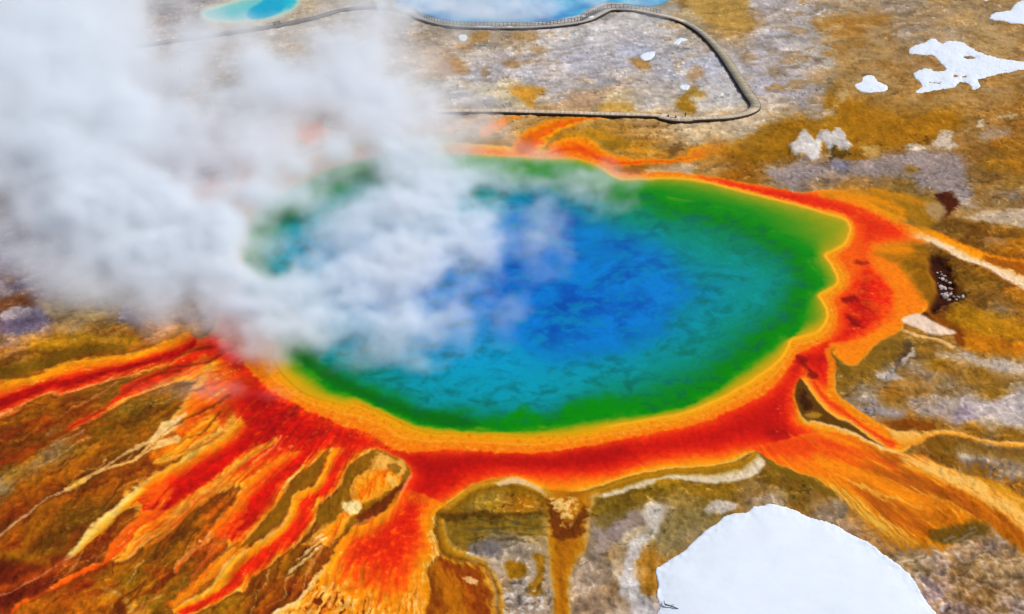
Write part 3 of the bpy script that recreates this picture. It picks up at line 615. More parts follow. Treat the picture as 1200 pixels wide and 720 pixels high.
    # drip
    band("634,572 640,590 641,620 642,650 648,690 648,724", "702,578 692,600 690,626 684,650 670,672 668,724", [(0, (200, 150, 60)), (.12, (196, 120, 8)), (.5, (166, 92, 2)), (.8, (190, 116, 6)), (1, (206, 160, 90))], .95, 3, 1.6, .06, fs)
    lay((96, 40, 4), inside(S(poly("640,586 650,590 656,604 664,616 684,592 688,610 680,628 664,634 648,628"), bx + 3 * n5, by), 3) * .8)
    lay((240, 190, 110), inside(S(poly("646,584 660,582 676,586 680,594 672,612 664,622 654,602 648,596"), bx + 4 * n5, by + 3 * n6), 3) * sstep(-.35, .3, n5 + .5 * n3) * .95)
    # ---- right side
    band("1046,256 1056,258 1080,264 1112,278 1140,290 1160,298 1206,308 1250,318", "1040,282 1068,279 1088,284 1108,294 1130,306 1160,318 1180,330 1206,344 1250,366",
         [(0, (226, 120, 4)), (.2, (250, 150, 6)), (.45, (250, 160, 30)), (.62, (252, 204, 140)), (.9, (250, 220, 186)), (1, (216, 150, 90))], sstep(1052, 1100, px + 4 * n3), 1.8, .8, .05)
    spot("1150,302 1170,304 1206,312 1206,326 1180,318 1160,310", (150, 72, 4), .8, 2)
    band("960,228 990,226 1020,234 1050,256", "1000,240 1020,248 1046,262 1056,270", [(0, (170, 112, 12)), (.35, (240, 140, 4)), (1, (248, 112, 0))], .95, 3)
    spot("1020,222 1060,226 1092,236 1106,248 1098,260 1084,266 1060,258 1040,250 1026,238", (166, 112, 14), .85, 6, 'c')
    lay((238, 140, 14), inside(S(stroke('962,227,2 1000,229,4 1036,238,5 1058,250,4'), px + 2 * n3, py + 1.5 * n4 + 2 * streakR), 4) * .85)
    lay((222, 138, 22), inside(S(stroke('985,221,1 1020,224,3 1060,232,3 1084,240,2'), px + 2 * n3, py + 1.5 * n4 + 2 * streakR), 4) * .75)
    lay((250, 150, 20), inside(S(stroke('1000,236,1 1030,246,3 1060,258,3'), px + 2 * n3, py + 1.5 * n4), 3) * .8)
    lay((190, 120, 20), inside(S(poly('1030,226 1092,236 1100,254 1080,262 1040,246'), bx, by), 5) * sstep(.0, .5, noise(px / 24 + n3, py / 5, 123)) * .6)
    spot("1086,240 1104,240 1108,250 1098,260 1088,252", (176, 146, 112), .7, 4)
    spot("1040,288 1070,284 1088,290 1090,316 1097,334 1095,350 1086,356 1072,340 1060,318 1030,296", (152, 98, 12), .9, 6, 'c')
    lay((214, 128, 12), inside(S(poly('1036,288 1070,284 1090,292 1094,330 1090,354 1070,340 1040,300'), bx, by), 6) * sstep(-.1, .5, streakR + .5 * noise(px / 30 + n3, py / 5, 121)) * sstep(1094, 1050, px) * .8)
    lay((112, 70, 10), inside(S(poly('1066,286 1090,292 1095,340 1086,354 1076,330'), bx, by), 6) * sstep(-.1, .6, noise(px / 22 + n3, py / 7, 122)) * .5)
    band("1020,286 1040,284 1066,288 1070,292", "1024,300 1050,306 1070,300 1074,296", [(0, (236, 130, 10)), (.5, (250, 140, 10)), (1, (160, 100, 10))], .7, 4)
    spot("1020,300 1046,308 1066,330 1088,358 1080,364 1060,376 1050,370 1048,346 1036,326", (250, 128, 6), .85, 6, 'c')
    spot("1056,376 1068,368 1082,370 1100,381 1120,388 1112,393 1090,392 1072,384", (246, 214, 190), .95, 1.8, 'c')
    band("1058,386 1076,392 1096,396 1120,406", "1056,389 1074,396 1096,400 1118,410", [(0, (250, 210, 160)), (1, (236, 160, 70))], .9, 1.2)
    spot("974,404 984,420 1000,428 1012,420 1030,402 1056,388 1058,394 1054,412 1040,424 1020,436 1000,440 984,432", (134, 96, 22), .6, 4, 'c')
    spot("972,404 990,400 1016,394 1040,380 1056,378 1054,388 1028,402 1012,419 1000,428 982,419", (250, 130, 4), .9, 3, 'c')
    spot("976,408 986,424 1000,434 990,442 982,432", (110, 80, 20), .8, 3)
    # wedge of old ground between the two southern outlets
    spot("938,443 944,452 954,466 966,480 982,491 1000,500 1014,510 1032,523 1020,519 1000,508 976,499 950,494 940,486 933,472 932,456", (98, 60, 10), 1, 1.4, 'c')
    spot("938,456 946,466 952,478 944,484 938,474", (54, 24, 2), .8, 3)
    spot("944,484 960,486 956,492 946,490", (186, 134, 40), .8, 2)
    band("950,493 972,497 1000,507 1024,519 1060,533", "948,497 970,501 998,513 1022,526 1056,540", [(0, (250, 210, 150)), (.6, (252, 176, 70)), (1, (250, 130, 10))], .95, 1.3)
    band("958,446 968,462 984,474 1004,490 1030,508 1056,520", "944,446 958,464 972,480 996,494 1014,506 1040,526", [(0, (250, 110, 4)), (.35, (232, 50, 0)), (.6, (240, 84, 0)), (1, (250, 150, 60))], .9, 2, 1, .05)
    band("972,408 977,428 979,458 998,475 1020,489 1050,506", "966,410 970,430 970,454 984,472 1008,488 1040,508", [(0, (250, 150, 20)), (1, (250, 120, 0))], .85, 2)
    band("1036,500 1050,505 1072,506 1116,506 1150,515 1170,519 1206,518 1250,518", "1056,522 1078,522 1090,513 1120,511 1160,521 1180,525 1206,525 1250,526", [(0, (250, 190, 100)), (.5, (250, 170, 60)), (1, (230, 140, 30))], 1, 1.6, .8)
    spot("1040,496 1066,494 1092,498 1094,505 1060,504 1046,502", (134, 66, 6), .85, 2)
    band("1094,512 1130,514 1160,524 1206,528", "1080,522 1100,530 1150,536 1206,544", [(0, (110, 66, 6)), (1, (140, 98, 24))], .7, 3)
    # south-east fan
    fse = S(poly("880,524 905,520 935,510 970,506 1000,512 1024,524 1060,535 1080,534 1112,550 1140,560 1170,568 1200,588 1260,630 1260,690 1200,648 1180,636 1164,624 1140,622 1110,640 1090,646 1056,642 1030,622 1000,594 980,577 960,563 940,554 908,542 888,529"), px + 3 * n3 + 2 * n5, py + 2.4 * n4)
    ux, uy = px - 860, (py - 478) * 1.15
    ru = np.sqrt(ux * ux + uy * uy); tu = np.arctan2(uy, ux) + .02 * n1 - .0007 * ru
    us = fbm(tu * 30, ru / 70, 4, 81); us2 = fbm(tu * 80, ru / 35, 3, 83)
    fa = inside(fse + 9 * sstep(950, 1010, px) * sstep(550, 600, py) * (fbm(tu * 40, ru / 60, 3, 85) + .1), 2.0 + 7 * sstep(930, 1040, px) * sstep(550, 600, py))
    lay(ramp(ru + 30 * us, [(50, (244, 60, 0)), (90, (248, 104, 0)), (150, (248, 118, 0)), (200, (226, 106, 2)), (250, (206, 98, 4)), (320, (186, 92, 6)), (420, (176, 90, 6))]), fa)
    lay((250, 160, 30), fa * sstep(.0, .7, us2 + .5 * us) * sstep(80, 170, ru) * .5)
    lay((168, 80, 2), fa * sstep(.0, .6, -us2 * .6 - us + .2 * n5) * sstep(120, 200, ru) * .5)
    lay((248, 200, 104), fa * sstep(.5, .8, us2 + .45 * n5) * sstep(130, 200, ru) * .5)
    band("1052,530 1080,535 1112,550 1140,560 1170,568 1200,588 1260,632", "1060,548 1080,556 1110,566 1140,578 1180,604 1206,628 1260,680", [(0, (240, 140, 30)), (.2, (252, 186, 90)), (.5, (252, 194, 100)), (.8, (248, 150, 30)), (1, (220, 110, 6))], .9, 3, 1, .2, us2)
    lay((240, 66, 0), fa * inside(S(stroke("920,516,10 950,516,6 980,522,4 1010,532,2"), bx, by), 6) * .6)
    lay((252, 150, 16), fa * sstep(.0, .5, fbm(tu * 14, ru / 120, 3, 87)) * .5)
    lay((150, 74, 4), fa * sstep(.1, .5, -fbm(tu * 14, ru / 120, 3, 87)) * sstep(130, 220, ru) * .55)
    lay((196, 138, 20), fa * inside(-fse - 9, 9) * sstep(540, 575, py) * .6)
    lay((238, 190, 84), inside(S(stroke("960,562,3 985,578,5 1010,596,8 1040,618,8 1060,632,6"), bx, by), 4) * sstep(.0, .4, us2 + .2) * .75)
    for q, col, w, a in (("905,523,10 940,526,9 980,535,6 1020,550,2", (238, 62, 0), 6, .75), ("940,516,4 985,522,4 1020,534,3 1050,548,2", (226, 56, 0), 4, .5), ("960,538,7 1010,556,9 1060,578,8 1110,596,5", (252, 142, 12), 7, .7),
                         ("1010,548,2 1060,562,4 1110,584,6 1160,610,7 1206,646,8", (168, 78, 4), 5, .6), ("1040,590,3 1080,604,5 1110,610,4", (180, 96, 8), 6, .5), ("930,553,2 960,569,4 1000,597,7 1040,623,8 1070,637,5", (220, 160, 54), 6, .6),
                         ("1000,566,1 1040,580,1.4 1080,596,1", (250, 190, 80), 1.5, .7), ("980,556,1 1020,574,1.2 1050,594,.8", (250, 186, 70), 1.5, .7), ("1060,570,1 1110,590,1.3 1150,612,1", (246, 178, 70), 1.5, .6)):
        lay(col, inside(S(stroke(q), px + 3.0 * n3 + 1.5 * n5, py + 2.4 * n4 + 3.0 * us2), w) * fa * a)
    cb = S(stroke('1070,541,2 1090,549,5 1112,559,8 1145,574,9 1180,597,8 1215,628,8'), px + 2 * n3, py + 1.6 * n4 + 2.5 * us2)
    lay((252, 192, 98), inside(cb, 3) * .85); lay((222, 130, 24), inside(cb, 3) * sstep(.1, .5, -us2) * .6)
    spot("888,530 912,544 940,556 962,566 984,584 970,582 940,566 910,552", (120, 88, 16), .8, 3)
    spot("1090,628 1104,620 1140,612 1150,614 1160,622 1140,634 1112,640 1096,636", (92, 68, 20), .85, 4)
    lay((130, 112, 92), inside(S(poly("1106,632 1150,616 1164,622 1140,634 1112,641"), bx, by), 2) * sstep(-.1, .4, noise((px * .35 + py) / 5 + .5 * n3, (px - .35 * py) / 26, 46) + .3 * n5) * .8)
    # ---- orange behind the spring
    band("600,180 600,172 606,163 620,151 640,143 660,139 704,137", "640,184 640,174 646,164 652,157 672,148 690,142 712,139", [(0, (248, 150, 20)), (.3, (226, 104, 0)), (.55, (240, 96, 0)), (.8, (252, 160, 8)), (1, (210, 140, 30))], 1, 2.8, 1.3, .08, n3)
    band("640,178 648,168 660,162 680,160 694,165 706,175 728,184 760,187 800,184 812,173 834,168", "640,187 670,187 692,191 712,197 740,196 764,193 806,191 826,186 850,176", [(0, (252, 160, 10)), (.3, (248, 120, 0)), (.55, (230, 74, 0)), (.8, (248, 130, 6)), (1, (206, 120, 20))], sstep(856, 800, px + 8 * n3), 2.8, 1.3, .08, n3)
    spot('786,186 812,170 860,166 850,178 820,190', (222, 140, 36), .55, 8, 'a')
    lay((252, 168, 30), inside(S(stroke('664,158,2 690,156,3 716,166,4 744,176,4 780,180,3'), bx, by), 4) * .5)
    spot("606,172 614,162 624,160 622,174 612,180", (206, 92, 0), .8, 4, 'c')
    spot("560,156 563,149 582,141 610,136 612,139 594,146 578,155 566,160", (244, 134, 14), .95, 2.2)
    spot("640,168 652,158 690,150 720,158 740,170 720,178 700,168 680,160 660,162 646,168", (176, 120, 14), .6, 4)
    spot("704,168 730,164 740,170 720,178", (128, 96, 24), .6, 4)
    spot("784,174 798,170 804,176 796,184 784,184", (112, 78, 36), .8, 3)
    spot("716,198 740,195 760,198 750,204 730,206 718,204", (140, 80, 30), .8, 3)
    spot("756,199 780,195 808,198 806,206 780,206 760,206", (200, 172, 150), .6, 3)
    spot("246,161 262,159 278,162 282,167 262,169 246,167", (128, 88, 58), .9, 3)
    for q in ("346,150 368,140 384,152 380,168 362,172 350,164", "372,188 384,184 384,198 374,200"): spot(q, (246, 120, 10), .95, 5, 'a')
    spot("272,196 300,192 300,206 290,220 276,214", (236, 120, 20), .9, 5, 'a')
    spot("232,222 260,214 290,224 284,246 250,252 230,240", (236, 120, 60), .8, 8, 'a')

    orange = left * sstep(150, 220, C[:, 0]) * sstep(10, 60, C[:, 1]) * (1 - sstep(150, 190, C[:, 1]))
    lay((252, 196, 104), orange * sstep(.78, .97, fil + .12 * n5) * .55)
    lay((206, 40, 0), orange * sstep(.25, .6, -streak_f + .3 * n5) * .35)
    tone(1 + left * (.12 * n3 + .10 * streak_f + .08 * streak))
    tone(1 + (mat * .07 + left * .05) * n5 + mat * .04 * n3)
    # ---- the spring itself
    dY = S(poly(Y_EDGE, 4, 140), px + .9 * n3 + .5 * n5, py + .7 * n4 + .4 * n6)
    dG = S(poly(G_EDGE, 4, 300), px + 4 * n1 + 2.2 * n3 + 1.2 * n5, py + 2.6 * n2 + 1.6 * n4 + .8 * n6)
    dR = S(poly(R_EDGE, 4, 60), px + 2.2 * n5 + 1.2 * n3, py + 2.2 * n6 + 1.0 * n4)
    # orange shelf between the red and the yellow line
    tt = np.clip(-dR / (-dR + np.abs(dY) + 1e-3), 0, 1)
    shelf = inside(dR, 1.3)
    thin = sstep(6, 16, -dR + np.abs(dY))
    sc = ramp(tt + .10 * n5, [(0, (250, 116, 6)), (.35, (246, 128, 4)), (.7, (244, 146, 6)), (.9, (240, 158, 14)), (1, (232, 158, 10))])
    lay(sc, shelf)
    lay((250, 168, 70), shelf * sstep(.25, .6, n5 + .3 * n3) * sstep(.9, .3, tt) * .5)
    lay((214, 96, 0), shelf * sstep(.2, .6, -n5) * .40)
    # rings of terrace inside the shelf
    lay((252, 170, 60), shelf * inside(np.abs(tt - .55 + .05 * n3) - .05, .05) * .5)
    # yellow
    yel = inside(dY, 1.2)
    ty = np.clip(-dY / (-dY + np.abs(dG) + 1e-3), 0, 1)
    top = np.maximum(sstep(300, 250, py), .6 * sstep(930, 955, px) * sstep(390, 370, py))
    yc = ramp(ty + .05 * n3, [(0, (226, 160, 10)), (.25, (208, 160, 6)), (.5, (168, 158, 8)), (.76, (100, 150, 8)), (1, (26, 138, 6))])
    yo = ramp(ty + .05 * n3, [(0, (200, 164, 8)), (.09, (154, 158, 8)), (.26, (98, 150, 8)), (.54, (38, 140, 6)), (1, (10, 134, 8))])
    lay(yc * (1 - .75 * top[:, None]) + yo * (.75 * top[:, None]), yel)
    lay((252, 172, 34), inside(np.abs(dY + 1.0) - 1.3, 1.2) * sstep(700, 720, px) * .9)
    # water: green rim to blue heart
    qx1 = .55 * fbm(px / 70, py / 34, 3, 111); qy1 = .55 * fbm(px / 70, py / 34, 3, 112)
    wn = fbm((px + .35 * py) / 52 + qx1, py / 24 + qy1, 5, 91, .52); wn2 = fbm((px + .3 * py) / 20 + 1.2 * qy1 + .3 * wn, py / 10 + qx1, 4, 93, .55); wn3 = fbm(px / 90, py / 40, 3, 95)
    ex = (px - 704) / 235.0; ey = (py - 335) / 150.0
    ell = np.sqrt(ex * ex + ey * ey)
    dep = -dG * (1 + .25 * np.clip((py - 300) / 150, -1, .6) * 0) 
    tW = dep + 9 * wn + 3 * wn2
    bot = sstep(380, 470, py) * sstep(760, 640, px)
    bot = np.maximum(bot, .8 * sstep(700, 590, px))
    bot = np.maximum(np.maximum(bot, sstep(440, 380, px)), sstep(800, 700, px) * sstep(270, 230, py))
    w1 = ramp(tW, [(-5, (120, 156, 6)), (1, (30, 142, 4)), (8, (0, 136, 8)), (18, (0, 130, 40)), (32, (0, 134, 98)), (52, (0, 140, 140)), (78, (0, 134, 172)), (108, (0, 114, 190)), (140, (0, 94, 190)), (190, (0, 88, 190))])
    w2 = ramp(tW, [(-4, (110, 150, 6)), (1, (20, 140, 4)), (6, (0, 132, 10)), (13, (0, 126, 54)), (24, (0, 138, 132)), (40, (0, 150, 172)), (80, (0, 156, 206)), (125, (0, 138, 212)), (165, (0, 114, 204)), (200, (0, 98, 194))])
    rightw = sstep(730, 850, px + 20 * wn3)
    w3 = ramp(tW, [(-5, (90, 150, 6)), (0, (20, 140, 4)), (8, (0, 132, 8)), (18, (0, 126, 26)), (32, (0, 130, 84)), (52, (0, 138, 122)), (84, (0, 136, 146)), (112, (0, 122, 172)), (140, (0, 106, 188)), (175, (0, 92, 192))])
    w1 = w1 * (1 - rightw[:, None]) + w3 * rightw[:, None]
    wc = w1 * (1 - bot[:, None]) + w2 * bot[:, None]
    wat = inside(dG, 2.2)
    lay(wc, wat)
    heart = inside(S(poly('572,304 586,258 604,240 640,238 676,248 724,268 776,290 796,330 776,382 706,414 640,414 586,380', 4, 120), px + 14 * wn2 + 10 * wn, py + 8 * wn + 5 * wn2), 24)
    lay((0, 104, 190), wat * heart * .72)
    deep = wat * heart
    lay((0, 62, 156), deep * sstep(-.2, .9, wn + .45 * wn2) * .6)
    lay((4, 130, 216), deep * sstep(-.1, .6, -wn + .5 * wn2 + .25 * n5) * .65)
    lay((0, 92, 84), wat * (1 - deep) * sstep(-.2, .8, wn2 + .5 * wn) * .45)
    lay((0, 112, 70), wat * sstep(20, 40, dep) * rightw * (1 - deep) * sstep(.0, .7, wn3 + .6 * wn) * .5)
    lay((30, 164, 164), wat * rightw * sstep(14, 40, dep) * sstep(.05, .7, wn2 - .4 * wn + .3 * n5) * .5)
    lay((20, 152, 176), wat * sstep(20, 60, dep) * sstep(-.1, .7, -wn2 + .5 * wn3 + .3 * wn) * .42)
    lay((0, 104, 84), wat * sstep(6, 20, dep) * sstep(60, 30, dep) * sstep(-.2, .8, wn2 - .3 * wn) * .4)
    # green shoals at the southern edge
    for q, a in (("585,492 600,482 614,476 630,482 640,494 630,502 600,503", .9), ("660,482 680,470 706,464 726,466 742,476 730,484 700,490 670,494", .9)):
        lay((6, 138, 10), wat * sstep(-.8, .3, wn2 + .6 * n3) * inside(S(poly(q), px + 5 * n1 + 3 * n3, py + 3 * n2 + 2 * n4), 6) * a)
    lay((0, 96, 20), inside(S(poly("340,412 360,432 400,458 450,478 510,500 560,500 540,488 480,476 420,452 370,424"), bx, by), 6) * wat * .7)

    # ---- the two pools behind
    dT = S(poly("236,14 250,8 270,2 300,-6 345,-12 352,-4 350,6 340,14 324,21 300,25 275,27 254,26 240,22"), px + 1.0 * n3, py + .7 * n4)
    tq_ = inside(dT, 1.2)
    lay((196, 190, 170), inside(dT - 3, 2.5) * .7)
    lay(ramp(-dT, [(0, (206, 206, 180)), (2, (176, 208, 196)), (5, (130, 196, 196)), (12, (106, 194, 200)), (20, (96, 194, 204))]), tq_)
    dT2 = S(poly("290,20 292,12 304,4 318,-6 340,-8 338,4 328,14 312,21 298,23"), px + .8 * n3, py + .6 * n4)
    lay((6, 168, 204), inside(dT2, 1.8) * tq_)
    lay((0, 186, 210), inside(S(poly("334,-8 346,-8 348,2 338,10 332,8"), bx, by), 2) * tq_ * .6)
    dE = S(poly("462,-60 466,4 478,10 498,18 520,24 540,26 580,27 620,26 650,24 676,18 684,14 700,6 716,3 730,4 750,8 770,8 782,3 790,-10 800,-60", 3), cx_, cy_)
    eq = inside(dE, 1.2)
    en = fbm(px / 26, py / 11, 4, 97)
    lay(ramp(en, [(-.7, (0, 116, 186)), (0, (40, 156, 212)), (.7, (120, 198, 228))]), eq)
    lay((110, 84, 50), inside(np.abs(dE + .6) - .8, 1.0) * sstep(740, 756, px) * .8)

    # ---- class of surface and relief (metres)
    cls = np.zeros(px.shape, np.int32)
    cls[(mat + shelf > .9)] = 1
    cls[yel > .5] = 2
    cls[tq_ > .5] = 3
    cls[eq > .5] = 4
    relief = .24 * n1 + .20 * n3 + .11 * n5 + .10 * (crust - .5) + .10 * (lines - .5) + .05 * (1 - pale) * (crack - .5)
    soft = np.clip(np.maximum(0, np.minimum(dm, np.minimum(dY, np.minimum(dT, dE)))) / 14, 0, 1)
    z = relief * (.18 + .82 * soft) + .12 * soft
    z = np.where((dm < 0) & (dY > 0), -.10 * sstep(0, 8, -dm) + .05 * (left * streak_f + right * streakRf) + .04 * n5, z)
    water = np.maximum(np.maximum(yel, tq_), eq)
    z = z * (1 - water)
    for q in ('926,170 942,153 954,166 962,170 952,190 932,184', '958,160 982,152 998,172 984,176 974,180 966,170'):
        z = z + .45 * inside(S(poly(q), bx, by), 4)
    hole = inside(S(poly("1088,298 1108,303 1116,322 1122,338 1131,345 1120,352 1102,360 1094,366 1087,358 1098,342 1092,320"), bx, by), 6)
    z = z - .9 * hole
    return np.clip(C, 0, 255), cls, z

# ------------------------------------------------------------------ helpers
def lin(c):
    c = np.asarray(c, float) / 255.0
    return np.where(c <= 0.04045, c / 12.92, ((c + 0.055) / 1.055) ** 2.4)

def albedo(c): return np.clip(lin(c) / E_GROUND, 0.004, 0.92)

def tag(o, label=None, cat=None, group=None, kind=None):
    if label: o['label'] = label
    if cat: o['category'] = cat
    if group: o['group'] = group
    if kind: o['kind'] = kind
    return o

def link(name, me, mat=None, parent=None):
    o = bpy.data.objects.new(name, me); COL.objects.link(o)
    if mat is not None: me.materials.append(mat)
    if parent is not None: o.parent = parent
    return o

def empty(name, loc=(0, 0, 0), rz=0.0):
    o = bpy.data.objects.new(name, None); COL.objects.link(o); o.location = loc; o.rotation_euler = (0, 0, rz); o.empty_display_size = .5
    return o

def mesh_np(name, V, Q, smooth_=True):
    """mesh from arrays: V (n,3), Q (m,4) quads"""
    me = bpy.data.meshes.new(name)
    V = np.asarray(V, np.float32); Q = np.asarray(Q, np.int32)
    me.vertices.add(len(V)); me.vertices.foreach_set('co', V.ravel())
    k = Q.shape[1]
    me.loops.add(Q.size); me.loops.foreach_set('vertex_index', Q.ravel())
    me.polygons.add(len(Q)); me.polygons.foreach_set('loop_start', np.arange(0, Q.size, k, dtype=np.int32))
    me.polygons.foreach_set('loop_total', np.full(len(Q), k, np.int32))
    if smooth_: me.polygons.foreach_set('use_smooth', np.ones(len(Q), bool))
    me.update(); me.validate()
    return me

def color_attr(me, rgb):
    a = me.color_attributes.new('tint', 'FLOAT_COLOR', 'POINT')
    buf = np.ones((len(rgb), 4), np.float32); buf[:, :3] = rgb
    a.data.foreach_set('color', buf.ravel())

class Mat:
    def __init__(s, name):
        s.m = bpy.data.materials.new(name); s.m.use_nodes = True
        s.n = s.m.node_tree.nodes; s.l = s.m.node_tree.links; s.b = s.n['Principled BSDF']
    def node(s, t, **kw):
        n = s.n.new(t)
        for k, v in kw.items(): setattr(n, k, v)
        return n
    def noise(s, scale, detail=4, rough=.55, vec=None):
        n = s.node('ShaderNodeTexNoise'); n.inputs['Scale'].default_value = scale; n.inputs['Detail'].default_value = detail; n.inputs['Roughness'].default_value = rough
        if vec is None:
            g = s.node('ShaderNodeNewGeometry'); vec = g.outputs['Position']
        s.l.new(vec, n.inputs['Vector']); return n.outputs['Fac']
    def mapr(s, v, a, b, c, d):
        n = s.node('ShaderNodeMapRange'); n.inputs[1].default_value = a; n.inputs[2].default_value = b; n.inputs[3].default_value = c; n.inputs[4].default_value = d
        s.l.new(v, n.inputs[0]); return n.outputs[0]
    def mul_color(s, col, f):
        n = s.node('ShaderNodeVectorMath', operation='SCALE'); s.l.new(col, n.inputs[0]); s.l.new(f, n.inputs[3]); return n.outputs[0]
    def math(s, op, a, b):
        n = s.node('ShaderNodeMath', operation=op)
        for i, v in enumerate((a, b)):
            if isinstance(v, (int, float)): n.inputs[i].default_value = v
            else: s.l.new(v, n.inputs[i])
        return n.outputs[0]
    def bump(s, h, strength, dist):
        n = s.node('ShaderNodeBump'); n.inputs['Strength'].default_value = strength; n.inputs['Distance'].default_value = dist
        s.l.new(h, n.inputs['Height']); s.l.new(n.outputs[0], s.b.inputs['Normal'])

def tinted(name, rough, spec, grain, g_scale, bump_d, wet=0.0):
    k = Mat(name)
    a = k.node('ShaderNodeAttribute', attribute_name='tint')
    f1 = k.noise(g_scale, 5); f2 = k.noise(g_scale * .23, 4)
    f = k.math('ADD', k.mapr(f1, .3, .7, -grain, grain), k.mapr(f2, .3, .7, -grain * .6, grain * .6))
    f = k.math('ADD', f, 1.0)
    k.l.new(k.mul_color(a.outputs['Color'], f), k.b.inputs['Base Color'])
    k.b.inputs['Roughness'].default_value = rough; k.b.inputs['Specular IOR Level'].default_value = spec
    if bump_d: k.bump(k.math('ADD', f1, k.math('MULTIPLY', f2, 2.0)), .6, bump_d)
    return k.m

def plain(name, rgb, rough=.8, var=.25, scale=6.0, bump_d=.01, spec=.3):
    k = Mat(name); c = albedo(rgb)
    f1 = k.noise(scale, 5)
    mx = k.node('ShaderNodeVectorMath', operation='SCALE'); mx.inputs[0].default_value = tuple(c)
    k.l.new(k.mapr(f1, .25, .75, 1 - var, 1 + var), mx.inputs[3]); k.l.new(mx.outputs[0], k.b.inputs['Base Color'])
    k.b.inputs['Roughness'].default_value = rough; k.b.inputs['Specular IOR Level'].default_value = spec
    if bump_d: k.bump(f1, .5, bump_d)
    return k.m

M_GROUND = tinted('sinter_ground', .95, .03, .11, 3.2, .08)
M_MAT = tinted('microbial_mat', .75, .03, .07, 4.0, .05)
M_WATER = tinted('spring_water', .22, .025, .04, 1.4, .012)

# ------------------------------------------------------------------ the ground: one sheet out to the horizon
def spaced(lo, hi, st): return np.arange(lo, hi + 1e-6, st)
cols = np.concatenate([[-5200, -4000, -3000, -2200, -1600, -1150, -800, -560, -400, -320, -280], spaced(-250, -70, 5), spaced(-66, 1266, 1.25), spaced(1270, 1450, 5),
                       [1470, 1510, 1580, 1760, 2000, 2350, 2800, 3400, 4200, 5200, 6400]])
rows = np.concatenate([[-404, -398, -388, -370, -345, -310, -270, -230, -190, -155, -125, -100, -78, -62, -50], spaced(-40, 760, 1.25),
                       spaced(764, 930, 4), [950, 990, 1080, 1300, 1700, 2400]])
PX, PY = np.meshgrid(cols, rows)
ny, nx = PX.shape
px, py = PX.ravel(), PY.ravel()
wx, wy = unproject(px, py)
rgb, cls, zz = paint(px, py, wx, wy)
far = (py < -60) | (px < -255) | (px > 1455) | (py > 935)
zz = np.where(far, 0.0, zz)
# far country: plain grey-tan flats
out = np.clip(np.maximum.reduce([(-45 - py) / 120, (-200 - px) / 60, (px - 1400) / 60, (py - 880) / 60]), 0, 1)
rgb = rgb * (1 - out[:, None]) + np.array([165, 150, 135]) * out[:, None]
cls = np.where(far & (cls < 3), 0, cls)
V = np.stack([wx, wy, zz], -1)
ALB = np.clip(lin(rgb) / E_GROUND, 0.003, 0.92)
idx = np.arange(ny * nx).reshape(ny, nx)
Q = np.stack([idx[:-1, :-1], idx[1:, :-1], idx[1:, 1:], idx[:-1, 1:]], -1).reshape(-1, 4)
qc = np.max(cls[Q], axis=1)
for c, name, m in ((0, 'ground', M_GROUND), (1, 'orange_mat', M_MAT), (2, 'hot_spring', M_WATER), (3, 'turquoise_pool', M_WATER), (4, 'crater_pool', M_WATER)):
    q = Q[qc == c]
    used, inv = np.unique(q, return_inverse=True)
    me = mesh_np(name, V[used], inv.reshape(-1, 4)); color_attr(me, ALB[used])
    o = link(name, me, m); o['kind'] = 'structure'
    o['label'] = {0: 'grey and ochre mineral flats streaked with brown', 1: 'red and orange microbial mat ringing the blue spring', 2: 'large blue hot spring with green and yellow rim',
                  3: 'small turquoise pool behind the steam', 4: 'pale blue steaming pool behind the railing'}[c]

def ground_z(x, y):
    """height of the sheet near a point (nearest survey vertex)"""
    u, v = project(x, y, 0.0)
    i = int(np.argmin(np.abs(cols - u))); j = int(np.argmin(np.abs(rows - v)))
    return float(zz[j * nx + i])

# ------------------------------------------------------------------ snow
def make_snow_mat():
    k = Mat('snow')
    f1 = k.noise(.5, 5); f2 = k.noise(5, 4)
    mx = k.node('ShaderNodeVectorMath', operation='SCALE'); mx.inputs[0].default_value = tuple(np.clip(lin((231, 238, 251)) / E_GROUND, 0, .95))
    k.l.new(k.math('ADD', k.mapr(f1, .3, .7, .97, 1.02), k.mapr(f2, .3, .7, -.015, .015)), mx.inputs[3]); k.l.new(mx.outputs[0], k.b.inputs['Base Color'])
    k.b.inputs['Roughness'].default_value = .8; k.b.inputs['Specular IOR Level'].default_value = .25
    k.bump(k.math('ADD', f1, k.math('MULTIPLY', f2, .10)), .12, .2)
    return k.m
M_SNOW = make_snow_mat()

